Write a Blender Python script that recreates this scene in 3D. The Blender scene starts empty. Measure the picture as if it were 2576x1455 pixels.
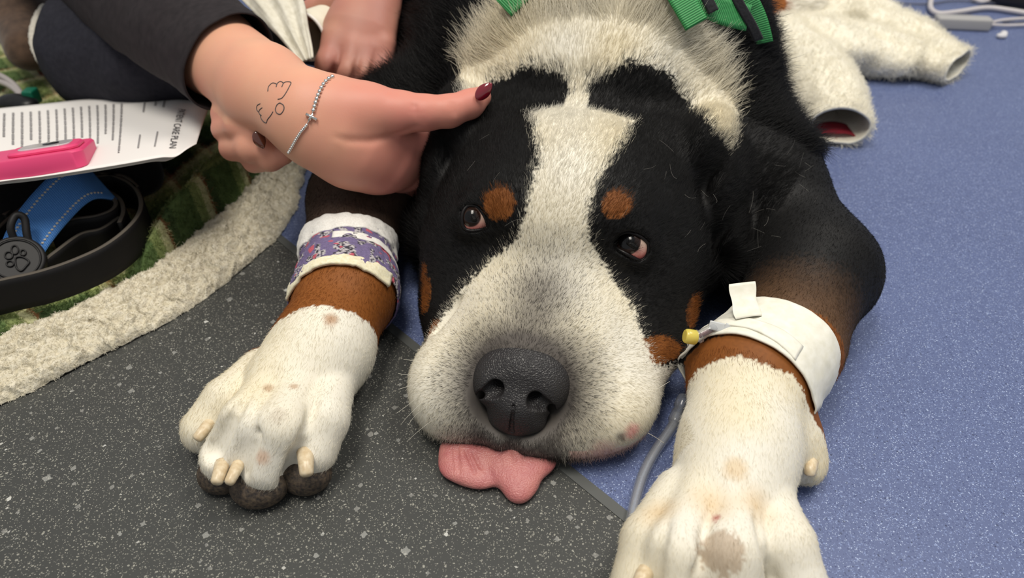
import bpy, bmesh, math
import numpy as np
from mathutils import Vector, Matrix
from mathutils.bvhtree import BVHTree

# ------------------------------------------------------------------ camera, world, lamps
SC = bpy.context.scene
COL = SC.collection
CAM_H, PITCH, FPX = 0.40, math.radians(38), 26.0 / 36.0 * 2576
cam_d = bpy.data.cameras.new('camera')
cam = bpy.data.objects.new('camera', cam_d)
COL.objects.link(cam)
cam.location = (0, 0, CAM_H)
cam.rotation_euler = (math.pi / 2 - PITCH, 0, 0)
cam_d.lens, cam_d.sensor_width = 26.0, 36.0
cam_d.clip_start = 0.02
cam_d.dof.use_dof = True
cam_d.dof.focus_distance = 0.50
cam_d.dof.aperture_fstop = 6.7
SC.camera = cam

world = bpy.data.worlds.new('world')
SC.world = world
world.use_nodes = True
bg = world.node_tree.nodes['Background']
bg.inputs[0].default_value = (0.93, 0.96, 1.0, 1)
bg.inputs[1].default_value = 0.36
def area(name, loc, aim, size, power, col):
    d = bpy.data.lights.new(name, 'AREA')
    d.shape, d.size, d.size_y = 'RECTANGLE', size[0], size[1]
    d.energy, d.color = power, col
    o = bpy.data.objects.new(name, d)
    COL.objects.link(o)
    o.location = loc
    o.rotation_euler = (Vector(aim) - Vector(loc)).to_track_quat('-Z', 'Y').to_euler()
    return o
area('ceiling_lamp', (-0.35, 0.1, 2.4), (-0.35, 0.1, 0), (0.6, 1.2), 38, (1.0, 0.94, 0.84))
area('ceiling_lamp', (1.1, 0.9, 2.4), (1.1, 0.9, 0), (0.6, 1.2), 33, (1.0, 0.95, 0.87))
SC.cycles.max_bounces = 5
SC.cycles.diffuse_bounces = 2
SC.cycles.glossy_bounces = 2
SC.cycles.transmission_bounces = 4
SC.view_settings.view_transform = 'Standard'
SC.view_settings.look = 'None'
SC.view_settings.exposure = 0.0
SC.view_settings.gamma = 1.0
SC.view_settings.use_curve_mapping = False

# ------------------------------------------------------------------ helpers
CAMP = np.array([0, 0, CAM_H])
FW = np.array([0, math.cos(PITCH), -math.sin(PITCH)])
UP = np.array([0, math.sin(PITCH), math.cos(PITCH)])
RT = np.array([1.0, 0, 0])
def ray(px, py):
    return FW + RT * ((px - 1288) / FPX) - UP * ((py - 727.5) / FPX)
def PZ(px, py, z):                 # place at a given height above the floor
    r = ray(px, py)
    return CAMP + r * ((z - CAM_H) / r[2])
def PD(px, py, d):                 # place at a given distance into the room
    return CAMP + ray(px, py) * d
YAW = math.radians(12)
HR = np.array([math.cos(YAW), -math.sin(YAW), 0])
HV = np.array([-math.sin(YAW), -math.cos(YAW), 0])
HO = np.array([0.0305, 0.432, 0])
def hw(u, v, w):                   # head frame in cm: across, forward, above floor
    return HO + HR * (u / 100) + HV * (v / 100) + np.array([0, 0, w / 100])
def hloc(p):
    q = p - HO
    return np.stack([q @ HR, q @ HV, q[..., 2]], -1) * 100

class Field:
    """distance field on a rectilinear grid, blended shapes, meshed by surface nets"""
    def __init__(s, xs, ys, zs):
        s.ax = [np.asarray(a, np.float32) for a in (xs, ys, zs)]
        s.D = np.full([len(a) for a in s.ax], 0.05, np.float32)
    def op(s, fn, lo, hi, k, sub=False):
        m = k + 0.012
        sl = []
        for a, l, h in zip(s.ax, lo, hi):
            i0, i1 = np.searchsorted(a, l - m), np.searchsorted(a, h + m)
            if i1 - i0 < 2: return
            sl.append(slice(i0, i1))
        X, Y, Z = s.ax[0][sl[0]][:, None, None], s.ax[1][sl[1]][None, :, None], s.ax[2][sl[2]][None, None, :]
        b = fn(X, Y, Z).astype(np.float32)
        a = s.D[tuple(sl)]
        if sub:
            b = -b
            h = np.clip(0.5 - 0.5 * (b - a) / k, 0, 1)
            r = a * h + b * (1 - h) + k * h * (1 - h)
        else:
            h = np.clip(0.5 + 0.5 * (b - a) / k, 0, 1)
            r = a * h + b * (1 - h) - k * h * (1 - h)
        s.D[tuple(sl)] = r
    def ell(s, c, r, k=0.02, axes=None, sub=False):
        c = np.asarray(c, float); r = np.asarray(r, float)
        A = np.eye(3) if axes is None else np.asarray(axes, float)
        ext = np.sqrt(((A * r[:, None]) ** 2).sum(0))
        def fn(X, Y, Z):
            x, y, z = X - c[0], Y - c[1], Z - c[2]
            k0 = 0; k1 = 0
            for i in range(3):
                q = (x * A[i, 0] + y * A[i, 1] + z * A[i, 2]) / r[i]
                k0 = k0 + q * q
                k1 = k1 + (q / r[i]) ** 2
            k0 = np.sqrt(k0); k1 = np.sqrt(k1) + 1e-9
            return k0 * (k0 - 1) / k1
        s.op(fn, c - ext, c + ext, k, sub)
    def cone(s, a, b, ra, rb, k=0.02, sub=False, squash=None):
        a = np.asarray(a, float); b = np.asarray(b, float)
        ba = b - a; L2 = max(ba @ ba, 1e-12)
        R = max(ra, rb)
        def fn(X, Y, Z):
            x, y, z = X - a[0], Y - a[1], Z - a[2]
            t = np.clip((x * ba[0] + y * ba[1] + z * ba[2]) / L2, 0, 1)
            dx, dy, dz = x - t * ba[0], y - t * ba[1], z - t * ba[2]
            if squash is not None:      # (axis, factor): flatten along an axis
                ax, f = squash
                e = (dx * ax[0] + dy * ax[1] + dz * ax[2]) * (1 / f - 1)
                dx, dy, dz = dx + e * ax[0], dy + e * ax[1], dz + e * ax[2]
            return np.sqrt(dx * dx + dy * dy + dz * dz) - (ra + (rb - ra) * t)
        s.op(fn, np.minimum(a, b) - R, np.maximum(a, b) + R, k, sub)
    def chain(s, pts, rs, k=0.01, sub=False, squash=None):
        for i in range(len(pts) - 1):
            s.cone(pts[i], pts[i + 1], rs[i], rs[i + 1], k, sub, squash)
    def groove(s, pts, rs, k):         # one smooth cut along a polyline
        P = [np.asarray(p, float) for p in pts]; R = max(rs)
        def fn(X, Y, Z):
            d = None
            for a, b, ra, rb in zip(P[:-1], P[1:], rs[:-1], rs[1:]):
                ba = b - a; L2 = max(ba @ ba, 1e-12)
                x, y, z = X - a[0], Y - a[1], Z - a[2]
                t = np.clip((x * ba[0] + y * ba[1] + z * ba[2]) / L2, 0, 1)
                q = np.sqrt((x - t * ba[0]) ** 2 + (y - t * ba[1]) ** 2 + (z - t * ba[2]) ** 2) - (ra + (rb - ra) * t)
                d = q if d is None else np.minimum(d, q)
            return d
        s.op(fn, np.min(P, 0) - R, np.max(P, 0) + R, k, True)
    def floor(s, z):
        np.maximum(s.D, (z - s.ax[2])[None, None, :], out=s.D)
    def sample(s, P):
        idx = []; fr = []
        for d in range(3):
            a = s.ax[d]
            i = np.clip(np.searchsorted(a, P[:, d]) - 1, 0, len(a) - 2)
            idx.append(i); fr.append(np.clip((P[:, d] - a[i]) / (a[i + 1] - a[i]), 0, 1))
        i, j, k = idx; x, y, z = fr; D = s.D
        c00 = D[i, j, k] * (1 - x) + D[i + 1, j, k] * x
        c10 = D[i, j + 1, k] * (1 - x) + D[i + 1, j + 1, k] * x
        c01 = D[i, j, k + 1] * (1 - x) + D[i + 1, j, k + 1] * x
        c11 = D[i, j + 1, k + 1] * (1 - x) + D[i + 1, j + 1, k + 1] * x
        return (c00 * (1 - y) + c10 * y) * (1 - z) + (c01 * (1 - y) + c11 * y) * z
    def mesh(s, smooth=2):
        D = s.D
        D[0] = D[-1] = 0.05; D[:, 0] = D[:, -1] = 0.05; D[:, :, 0] = D[:, :, -1] = 0.05
        S = D < 0
        nx, ny, nz = D.shape
        cnt = np.zeros((nx - 1, ny - 1, nz - 1), np.int8)
        for a in (0, 1):
            for b in (0, 1):
                for c in (0, 1):
                    cnt += S[a:nx - 1 + a, b:ny - 1 + b, c:nz - 1 + c]
        act = (cnt > 0) & (cnt < 8)
        I = np.argwhere(act)
        vid = np.full(act.shape, -1, np.int32)
        vid[act] = np.arange(len(I))
        corner = {}
        for a in (0, 1):
            for b in (0, 1):
                for c in (0, 1):
                    corner[a, b, c] = D[I[:, 0] + a, I[:, 1] + b, I[:, 2] + c]
        acc = np.zeros((len(I), 3)); n = np.zeros(len(I))
        for (o, d) in [((a, b, c), ax) for ax in range(3) for a in (0, 1) for b in (0, 1) for c in (0, 1) if (a, b, c)[ax] == 0]:
            e = list(o); e[d] = 1
            v0, v1 = corner[o], corner[tuple(e)]
            m = (v0 < 0) != (v1 < 0)
            t = np.where(m, v0 / np.where(m, v0 - v1, 1), 0)
            p = np.tile(np.array(o, float), (len(I), 1)); p[:, d] = t
            acc += p * m[:, None]; n += m
        acc /= n[:, None]
        V = np.empty_like(acc)
        for d in range(3):
            a = s.ax[d]; i = I[:, d]
            V[:, d] = a[i] + acc[:, d] * (a[i + 1] - a[i])
        Fs = []
        for d in range(3):
            sh = [slice(0, -1) if q == d else slice(None) for q in range(3)]
            sh1 = [slice(1, None) if q == d else slice(None) for q in range(3)]
            s0, s1 = S[tuple(sh)], S[tuple(sh1)]
            E = np.argwhere(s0 != s1)
            q, r = [(1, 2), (2, 0), (0, 1)][d]
            ok = (E[:, q] > 0) & (E[:, r] > 0)
            E = E[ok]
            def g(dq, dr):
                e = E.copy(); e[:, q] += dq; e[:, r] += dr
                return vid[e[:, 0], e[:, 1], e[:, 2]]
            f = np.stack([g(-1, -1), g(0, -1), g(0, 0), g(-1, 0)], 1)
            flip = ~s0[E[:, 0], E[:, 1], E[:, 2]]
            f[flip] = f[flip][:, ::-1]
            Fs.append(f)
        Q = np.concatenate(Fs)
        for _ in range(smooth):
            nb = np.zeros_like(V); c = np.zeros(len(V))
            for a in range(4):
                np.add.at(nb, Q[:, a], V[Q[:, (a + 1) % 4]]); np.add.at(nb, Q[:, a], V[Q[:, (a + 3) % 4]])
                np.add.at(c, Q[:, a], 2)
            V = 0.4 * V + 0.6 * nb / c[:, None]
            h = 0.0008
            g3 = np.stack([s.sample(V + np.eye(3)[d] * h) - s.sample(V - np.eye(3)[d] * h) for d in range(3)], 1)
            L = np.linalg.norm(g3, axis=1, keepdims=True) + 1e-9
            V = V - g3 / L * np.clip(s.sample(V)[:, None] / np.maximum(L / (2 * h), 0.4), -0.003, 0.003)
        return V, Q

def axis_grid(*segs):              # (start, step), (start, step) ..., end
    out = []
    for i in range(0, len(segs) - 1):
        a, st = segs[i]
        b = segs[i + 1][0]
        out.append(np.linspace(a, b, max(2, int(round((b - a) / st))), endpoint=False))
    out.append([segs[-1][0]])
    return np.concatenate(out)

def raw_mesh(name, V, Fc, mat=None, parent=None, smooth=True):
    me = bpy.data.meshes.new(name)
    V = np.asarray(V, np.float32)
    if isinstance(Fc, np.ndarray) and Fc.ndim == 2:
        n, m = Fc.shape
        me.vertices.add(len(V)); me.vertices.foreach_set('co', V.ravel())
        me.loops.add(n * m); me.loops.foreach_set('vertex_index', Fc.astype(np.int32).ravel())
        me.polygons.add(n); me.polygons.foreach_set('loop_start', np.arange(0, n * m, m, dtype=np.int32))
        me.update(calc_edges=True)
    else:
        me.from_pydata(V.tolist(), [], [list(map(int, f)) for f in Fc])
        me.update()
    if smooth:
        me.polygons.foreach_set('use_smooth', np.ones(len(me.polygons), bool))
    if mat is not None: me.materials.append(mat)
    o = bpy.data.objects.new(name, me)
    COL.objects.link(o)
    if parent is not None: o.parent = parent
    return o
def tag(o, label=None, cat=None, group=None, kind=None):
    for k, v in (('label', label), ('category', cat), ('group', group), ('kind', kind)):
        if v: o[k] = v
    return o
def empty(name, loc=(0, 0, 0)):
    o = bpy.data.objects.new(name, None)
    COL.objects.link(o); o.location = loc
    o.empty_display_size = 0.02
    return o
def vcol(o, C, name='pigment'):
    a = o.data.color_attributes.new(name, 'FLOAT_COLOR', 'POINT')
    C = np.asarray(C, np.float32)
    if C.shape[1] == 3: C = np.concatenate([C, np.ones((len(C), 1), np.float32)], 1)
    a.data.foreach_set('color', C.ravel())
def vnorm(V, Q):
    n = np.zeros_like(V)
    fn = np.cross(V[Q[:, 2]] - V[Q[:, 0]], V[Q[:, -1]] - V[Q[:, 1]])
    for a in range(Q.shape[1]): np.add.at(n, Q[:, a], fn)
    return n / (np.linalg.norm(n, axis=1, keepdims=True) + 1e-12)
def srgb(r, g, b):
    f = lambda c: (c / 255 / 12.92) if c / 255 <= 0.04045 else ((c / 255 + 0.055) / 1.055) ** 2.4
    return (f(r), f(g), f(b))
def ss(a, b, x):
    t = np.clip((x - a) / (b - a), 0, 1)
    return t * t * (3 - 2 * t)
_rng = np.random.default_rng(7)
class Noise3:                      # cheap smooth value noise
    def __init__(s, seed): s.t = np.random.default_rng(seed).random((32, 32, 32)).astype(np.float32)
    def __call__(s, P, f):
        q = np.asarray(P) * f
        i = np.floor(q).astype(int); r = q - i; r = r * r * (3 - 2 * r)
        o = 0
        for a in (0, 1):
            for b in (0, 1):
                for c in (0, 1):
                    w = (r[:, 0] if a else 1 - r[:, 0]) * (r[:, 1] if b else 1 - r[:, 1]) * (r[:, 2] if c else 1 - r[:, 2])
                    o = o + w * s.t[(i[:, 0] + a) % 32, (i[:, 1] + b) % 32, (i[:, 2] + c) % 32]
        return o * 2 - 1
NZ = Noise3(3)

class NT:                          # small node-tree helper
    def __init__(s, name):
        s.m = bpy.data.materials.new(name); s.m.use_nodes = True
        s.t = s.m.node_tree; s.n = s.t.nodes; s.p = s.n['Principled BSDF']; s.out = s.n['Material Output']
    def add(s, kind, **kw):
        nd = s.n.new(kind)
        for k, v in kw.items():
            if k.startswith('i_'):
                key = k[2:]
                nd.inputs[int(key) if key.isdigit() else key.replace('_', ' ')].default_value = v
            else: setattr(nd, k, v)
        return nd
    def link(s, a, b): s.t.links.new(a, b)
    def set(s, **kw):
        for k, v in kw.items():
            s.p.inputs[k.replace('_', ' ')].default_value = v
        return s
    def ramp(s, fac, stops, interp='LINEAR'):
        r = s.n.new('ShaderNodeValToRGB'); r.color_ramp.interpolation = interp
        e = r.color_ramp.elements
        while len(e) < len(stops): e.new(0.5)
        for el, (pos, c) in zip(e, stops):
            el.position = pos; el.color = (*c, 1) if len(c) == 3 else c
        s.link(fac, r.inputs[0])
        return r
    def mix(s, fac, a, b, typ='MIX'):
        m = s.n.new('ShaderNodeMix'); m.data_type = 'RGBA'; m.blend_type = typ
        for sock, v in ((m.inputs['Factor'], fac), (m.inputs[6], a), (m.inputs[7], b)):
            if hasattr(v, 'is_linked'): s.link(v, sock)
            else: sock.default_value = v if not isinstance(v, tuple) or len(v) == 4 else (*v, 1)
        return m.outputs[2]
    def bump(s, height, strength=0.3, dist=0.001):
        b = s.add('ShaderNodeBump'); b.inputs['Strength'].default_value = strength; b.inputs['Distance'].default_value = dist
        s.link(height, b.inputs['Height']); s.link(b.outputs[0], s.p.inputs['Normal'])
        return b
def plain(name, col, rough=0.6, spec=0.4, **kw):
    t = NT(name); t.set(Base_Color=(*col, 1), Roughness=rough)
    t.p.inputs['Specular IOR Level'].default_value = spec
    for k, v in kw.items(): t.p.inputs[k.replace('_', ' ')].default_value = v
    return t.m

# ------------------------------------------------------------------ floor
def floor_material(name, base, flakes):
    t = NT(name)
    co = t.add('ShaderNodeTexCoord').outputs['Object']
    wp = t.add('ShaderNodeTexNoise', i_Scale=420.0); t.link(co, wp.inputs['Vector'])
    vm = t.add('ShaderNodeMixRGB', blend_type='ADD'); vm.inputs[0].default_value = 0.0020
    t.link(co, vm.inputs[1]); t.link(wp.outputs['Color'], vm.inputs[2])
    col = t.n.new('ShaderNodeRGB'); col.outputs[0].default_value = (*base, 1); col = col.outputs[0]
    big = t.add('ShaderNodeTexNoise', i_Scale=7.0); t.link(co, big.inputs['Vector'])
    col = t.mix(t.ramp(big.outputs[0], [(0.3, (0.0,) * 3), (0.7, (0.35,) * 3)]).outputs[0], col, tuple(c * 0.8 for c in base))
    for sc, size, frac, c in flakes:
        v = t.add('ShaderNodeTexVoronoi', i_Scale=sc, distance='MANHATTAN' if sc < 140 else 'EUCLIDEAN'); t.link(vm.outputs[0], v.inputs['Vector'])
        sep = t.add('ShaderNodeSeparateColor'); t.link(v.outputs['Color'], sep.inputs[0])
        ra = t.add('ShaderNodeMath', operation='MULTIPLY_ADD'); t.link(sep.outputs[1], ra.inputs[0]); ra.inputs[1].default_value = size * 0.75; ra.inputs[2].default_value = size * 0.35
        a = t.add('ShaderNodeMath', operation='LESS_THAN'); t.link(v.outputs['Distance'], a.inputs[0]); t.link(ra.outputs[0], a.inputs[1])
        b = t.add('ShaderNodeMath', operation='LESS_THAN'); t.link(sep.outputs[0], b.inputs[0]); b.inputs[1].default_value = frac
        m = t.add('ShaderNodeMath', operation='MULTIPLY'); t.link(a.outputs[0], m.inputs[0]); t.link(b.outputs[0], m.inputs[1])
        m2 = t.add('ShaderNodeMath', operation='MULTIPLY'); t.link(m.outputs[0], m2.inputs[0])
        ad = t.add('ShaderNodeMath', operation='MULTIPLY_ADD'); t.link(sep.outputs[2], ad.inputs[0]); ad.inputs[1].default_value = 0.7; ad.inputs[2].default_value = 0.3
        t.link(ad.outputs[0], m2.inputs[1])
        col = t.mix(m2.outputs[0], col, c)
    t.link(col, t.p.inputs['Base Color'])
    t.set(Roughness=0.42); t.p.inputs['Specular IOR Level'].default_value = 0.35
    return t.m
M_BLUE = floor_material('blue_speckled_vinyl', srgb(93, 105, 144), [
    (850, 0.44, 0.65, srgb(128, 144, 186)), (680, 0.42, 0.50, srgb(66, 77, 118)), (900, 0.38, 0.45, srgb(178, 192, 221)), (340, 0.24, 0.45, srgb(34, 41, 70))])
M_GREY = floor_material('grey_flecked_vinyl', srgb(68, 69, 67), [
    (800, 0.32, 0.85, srgb(150, 148, 138)), (460, 0.25, 0.80, srgb(172, 170, 158)), (280, 0.20, 0.60, srgb(188, 186, 174)), (118, 0.29, 0.45, srgb(180, 179, 173)), (74, 0.27, 0.45, srgb(196, 196, 190))])
SEAM_A, SEAM_B = PZ(1058, 872, 0), PZ(1596, 1302, 0)
sd = SEAM_B - SEAM_A; sd /= np.linalg.norm(sd)
sn = np.array([-sd[1], sd[0], 0])
if sn[0] > 0: sn = -sn             # towards the grey side
def slab(name, pts, z0, z1, mat):
    n = len(pts)
    V = [(p[0], p[1], z0) for p in pts] + [(p[0], p[1], z1) for p in pts]
    Fc = [list(range(n))[::-1], list(range(n, 2 * n))] + [[i, (i + 1) % n, n + (i + 1) % n, n + i] for i in range(n)]
    o = raw_mesh(name, V, Fc, mat, smooth=False)
    return tag(o, kind='structure')
S0, S1 = SEAM_A - sd * 1.1, SEAM_B + sd * 1.0
W = 0.0075
slab('floor', [S1, (3.2, S1[1], 0), (3.2, 3.2, 0), (-2.6, 3.2, 0), (-2.6, S0[1], 0), S0], -0.02, 0, M_BLUE)
slab('floor.001', [S0 + sn * W, (-2.6, S0[1] + sn[1] * W, 0), (-2.6, -1.2, 0), (S1[0], -1.2, 0), S1 + sn * W], -0.02, 0, M_GREY)
slab('trim_1', [S0, S0 + sn * W, S1 + sn * W, S1], -0.02, 0.0006, plain('grey_weld_strip', srgb(88, 90, 88), 0.5))

# ------------------------------------------------------------------ the dog: one body from blended volumes
fine = 0.0019
DF = Field(axis_grid((-0.36, 0.006), (-0.225, fine), (0.235, 0.005), (0.56,)),
           axis_grid((0.15, 0.003), (0.26, fine), (0.60, 0.006), (1.32,)),
           axis_grid((-0.008, fine), (0.19, 0.004), (0.36,)))
HAX = np.stack([HR, HV, [0, 0, 1]])
def H(c, r, k=1.6, rot=0.0, sub=False, tilt=0.0):      # ellipsoid in the head frame, cm; rot about the up axis, tilt about the across axis
    A = HAX.copy()
    if rot:
        a = math.radians(rot)
        A = np.stack([HR * math.cos(a) + HV * math.sin(a), -HR * math.sin(a) + HV * math.cos(a), [0, 0, 1]])
    if tilt:
        a = math.radians(tilt)
        f, u = A[1].copy(), A[2].copy()
        A[1] = f * math.cos(a) + u * math.sin(a); A[2] = -f * math.sin(a) + u * math.cos(a)
    DF.ell(hw(*c), np.array(r) / 100, k / 100, A, sub)
def HC(a, b, ra, rb, k=1.6, sub=False):
    DF.cone(hw(*a), hw(*b), ra / 100, rb / 100, k / 100, sub)

# trunk and neck
DF.ell((0.065, 0.79, 0.10), (0.178, 0.24, 0.16), 0.05)
DF.ell((0.11, 1.02, 0.09), (0.18, 0.22, 0.15), 0.05)
HC((0.3, -15, 9), (2.0, -26, 13), 8.6, 13.5, 3)
H((0.6, -20.5, 11), (12.2, 8.5, 11.5), 3)
for s in (-1, 1):
    H((s * 9.2, -16.0, 8.6), (4.2, 4.6, 7.4), 2)
# foreleg with the taped catheter: shoulder, forearm, wrist, paw
DF.cone((0.150, 0.72, 0.11), (0.206, 0.575, 0.072), 0.085, 0.058, 0.035)
DF.cone((0.206, 0.575, 0.072), (0.254, 0.482, 0.042), 0.058, 0.037, 0.03)
RW = PZ(1885, 950, 0.043)
DF.cone((0.234, 0.466, 0.052), (0.192, 0.388, 0.046), 0.048, 0.036, 0.03)
DF.cone((0.192, 0.388, 0.046), RW, 0.036, 0.037, 0.02)
RM = PZ(1858, 1130, 0.037)
DF.chain([RW, RM, PZ(1832, 1250, 0.030)], [0.037, 0.0335, 0.034], 0.018)
DF.ell(PZ(1985, 1100, 0.022), (0.022, 0.026, 0.02), 0.016)
DF.ell(PZ(2018, 1158, 0.014), (0.015, 0.018, 0.013), 0.008)
RTOES = [[(1712, 1245, .030), (1640, 1365, .033), (1612, 1475, .02)],
         [(1775, 1240, .040), (1708, 1385, .045), (1692, 1530, .022)],
         [(1852, 1240, .040), (1842, 1385, .047), (1842, 1540, .022)],
         [(1920, 1240, .032), (1970, 1370, .038), (2012, 1500, .02)]]
for t in RTOES:
    DF.chain([PZ(*q) for q in t], [0.016, 0.0168, 0.017], 0.0045)
# foreleg with the patterned bandage
LW = PZ(872, 735, 0.041)
DF.cone((-0.09, 0.66, 0.07), (-0.135, 0.575, 0.05), 0.07, 0.046, 0.03)
DF.chain([(-0.135, 0.575, 0.05), PZ(878, 618, 0.043), LW, PZ(812, 880, 0.037), PZ(742, 975, 0.028)], [0.044, 0.0335, 0.0345, 0.0325, 0.035], 0.02)
LTOES = [[(660, 930, .026), (575, 1010, .030), (518, 1080, .019)],
         [(705, 945, .038), (622, 1062, .044), (570, 1150, .024)],
         [(765, 955, .038), (710, 1075, .046), (672, 1172, .024)],
         [(840, 940, .030), (812, 1055, .036), (785, 1135, .024)]]
for t in LTOES:
    DF.chain([PZ(*q) for q in t], [0.016, 0.0166, 0.0162], 0.004)
# hind paw stretched out behind
DF.cone((0.25, 1.12, 0.07), PZ(2010, 38, 0.035), 0.06, 0.035, 0.03)
DF.cone(PZ(2010, 38, 0.035), PZ(2090, 55, 0.024), 0.036, 0.03, 0.02)
# skull, cheeks, muzzle
H((0, -8.2, 9.3), (9.8, 8.6, 7.1), 0.9)
H((0, -5.0, 9.6), (7.8, 6.8, 6.4), 2)
for s in (-1, 1):
    H((s * 5.4, -11.4, 12.1), (4.8, 4.2, 3.5), 1.4)
    H((s * 5.9, -5.2, 6.0), (5.4, 7.6, 6.2), 2)
    H((s * 3.9, -2.0, 12.1), (2.6, 2.5, 2.1), 1.6)
    H((s * 6.6, -0.2, 3.6), (3.6, 5.2, 3.8), 2)
    H((s * 2.6, 3.4, 5.2), (3.6, 5.2, 3.9), 2)
HC((0.2, -0.5, 6.2), (-0.5, 7.4, 4.9), 4.5, 3.1, 2)
H((-4.7, 6.8, 2.9), (4.1, 5.1, 3.6), 1.8, rot=12)
H((4.4, 5.6, 2.9), (4.1, 5.4, 3.6), 1.8, rot=-14)
H((-0.6, 9.0, 2.3), (3.6, 3.2, 2.3), 1.2)
H((2.4, 8.6, 1.8), (3.4, 3.0, 1.9), 1.2)
H((-4.6, 8.6, 1.8), (3.0, 2.8, 1.9), 1.2)

H((-0.55, 10.4, 4.9), (2.6, 2.6, 2.3), 0.9, sub=True, tilt=30)      # seat of the nose
# folds of the flews beside the muzzle
HC((-4.6, 1.5, 8.2), (-7.2, 5.5, 5.4), 0.10, 0.16, 0.8, sub=True)
HC((4.6, 1.0, 8.4), (7.6, 3.5, 5.4), 0.10, 0.16, 0.8, sub=True)
# parting of the lips under the nose
HC((-0.6, 11.6, 3.4), (-0.6, 12.6, 0.2), 0.15, 0.7, 0.7, sub=True)
# ears
def ear(pts, k=1.0):
    for c, r, rot in pts:
        H(c, r, k, rot)
ear([((10.0, -12.0, 12.8), (2.2, 4.2, 3.4), 16), ((12.0, -11.0, 9.4), (1.5, 4.6, 4.2), 16), ((12.9, -9.2, 5.8), (1.4, 3.2, 3.4), 10)])
ear([((-10.0, -12.0, 12.8), (2.2, 4.2, 3.4), -16), ((-11.6, -10.2, 9.2), (1.5, 4.4, 4.2), -16), ((-11.8, -7.8, 5.0), (1.4, 3.6, 4.0), -10)])
# eye sockets and lids
def march(px, py, d0=0.28):
    r = ray(px, py); t = d0
    for _ in range(90):
        d = float(DF.sample((CAMP + r * t)[None])[0])
        if d < 0.0004: break
        t += max(d * 0.7, 0.0004)
    return CAMP + r * t
def grad(p, h=0.002):
    g = np.array([float(DF.sample((p + np.eye(3)[d] * h)[None])[0] - DF.sample((p - np.eye(3)[d] * h)[None])[0]) for d in range(3)])
    return g / np.linalg.norm(g)
for g, r in (([(1690, 1290), (1674, 1330), (1660, 1370), (1648, 1420), (1642, 1470), (1640, 1520)], (0.001, 0.002, 0.003, 0.004, 0.005, 0.006)), ([(1790, 1275), (1776, 1320), (1766, 1360), (1760, 1400), (1757, 1450), (1755, 1530)], (0.001, 0.0015, 0.0022, 0.0028, 0.0034, 0.004)),
             ([(1898, 1275), (1908, 1310), (1914, 1340), (1921, 1370), (1932, 1410), (1948, 1460)], (0.001, 0.0018, 0.0024, 0.0028, 0.003, 0.003)),
             ([(640, 970), (615, 1005), (590, 1040), (568, 1075), (548, 1105), (532, 1132)], (0.001, 0.0025, 0.0045, 0.006, 0.007, 0.008)), ([(702, 1005), (682, 1040), (664, 1070), (646, 1102), (628, 1140), (612, 1185)], (0.001, 0.0012, 0.0018, 0.0024, 0.003, 0.004)),
             ([(806, 985), (790, 1020), (776, 1055), (762, 1095), (745, 1140), (728, 1200)], (0.001, 0.0018, 0.0025, 0.003, 0.005, 0.007))):
    mp = [march(*q) for q in g]
    DF.groove([p - np.array([0, 0, 0.0008]) for p in mp], [-0.002] + list(r[1:]), 0.005)
EYES = []
RIM_L = [(1166, 531), (1178, 518), (1199, 519), (1212, 532), (1223, 552), (1226, 573), (1203, 580), (1177, 580), (1165, 569), (1162, 550)]
RIM_R = [(1543, 617), (1548, 600), (1561, 590), (1581, 585), (1604, 592), (1621, 602), (1631, 614), (1631, 633), (1624, 649), (1610, 656), (1595, 650), (1572, 637), (1555, 628)]
for rim, cpx, iris in ((RIM_L, (1195, 551), (1183, 545, 0.0066)), (RIM_R, (1589, 617), (1575, 606, 0.0086))):
    p = march(*cpx)
    vdir = ray(*cpx); vdir /= np.linalg.norm(vdir)
    E0 = p + vdir * 0.0112
    DF.ell(E0, (0.0158, 0.0158, 0.0158), 0.009)
    EYES.append((E0, rim, iris))
for E0, rim, iris in EYES:
    pts = np.array(rim, float); c = pts.mean(0)
    for q in np.concatenate([pts, (pts + np.roll(pts, -1, 0)) / 2]):
        q = c + (q - c) * 0.72
        r = ray(*q); r /= np.linalg.norm(r)
        t = (E0 - CAMP) @ r
        DF.cone(CAMP + r * (t - 0.022), CAMP + r * (t - 0.004), 0.0035, 0.0028, 0.0015, sub=True)
DF.floor(0.0015)
DV, DQ = DF.mesh(2)
DN = vnorm(DV, DQ)

# ------------------------------------------------------------------ pigment of the coat
BVH = BVHTree.FromPolygons(DV.tolist(), DQ.tolist())
def hit(px, py):
    r = ray(px, py)
    loc = BVH.ray_cast(Vector(CAMP), Vector(r / np.linalg.norm(r)))[0]
    return np.array(loc) if loc is not None else PZ(px, py, 0.05)
# flat map of the face: across and up the face, seen square on
_a = math.radians(36)
def facemap(P):
    L = hloc(P)
    return np.stack([L[..., 0], L[..., 2] * math.cos(_a) - L[..., 1] * math.sin(_a)], -1)
def polydist(P2, poly):            # signed distance, positive inside
    d = np.full(len(P2), 1e9); ins = np.zeros(len(P2), bool)
    for a, b in zip(poly, np.roll(poly, -1, 0)):
        e = b - a; w = P2 - a
        t = np.clip((w @ e) / (e @ e + 1e-12), 0, 1)
        d = np.minimum(d, ((w - t[:, None] * e) ** 2).sum(1))
        c = ((a[1] <= P2[:, 1]) != (b[1] <= P2[:, 1]))
        x = a[0] + (P2[:, 1] - a[1]) / (b[1] - a[1] + 1e-12) * e[0]
        ins ^= c & (P2[:, 0] < x)
    return np.where(ins, 1, -1) * np.sqrt(d)
BLAZE = [(1425, 195), (1470, 195), (1474, 232), (1510, 248), (1590, 262), (1602, 285), (1575, 350), (1530, 410), (1492, 480), (1478, 560), (1490, 630), (1535, 690), (1585, 760), (1622, 850), (1648, 915)]
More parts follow.
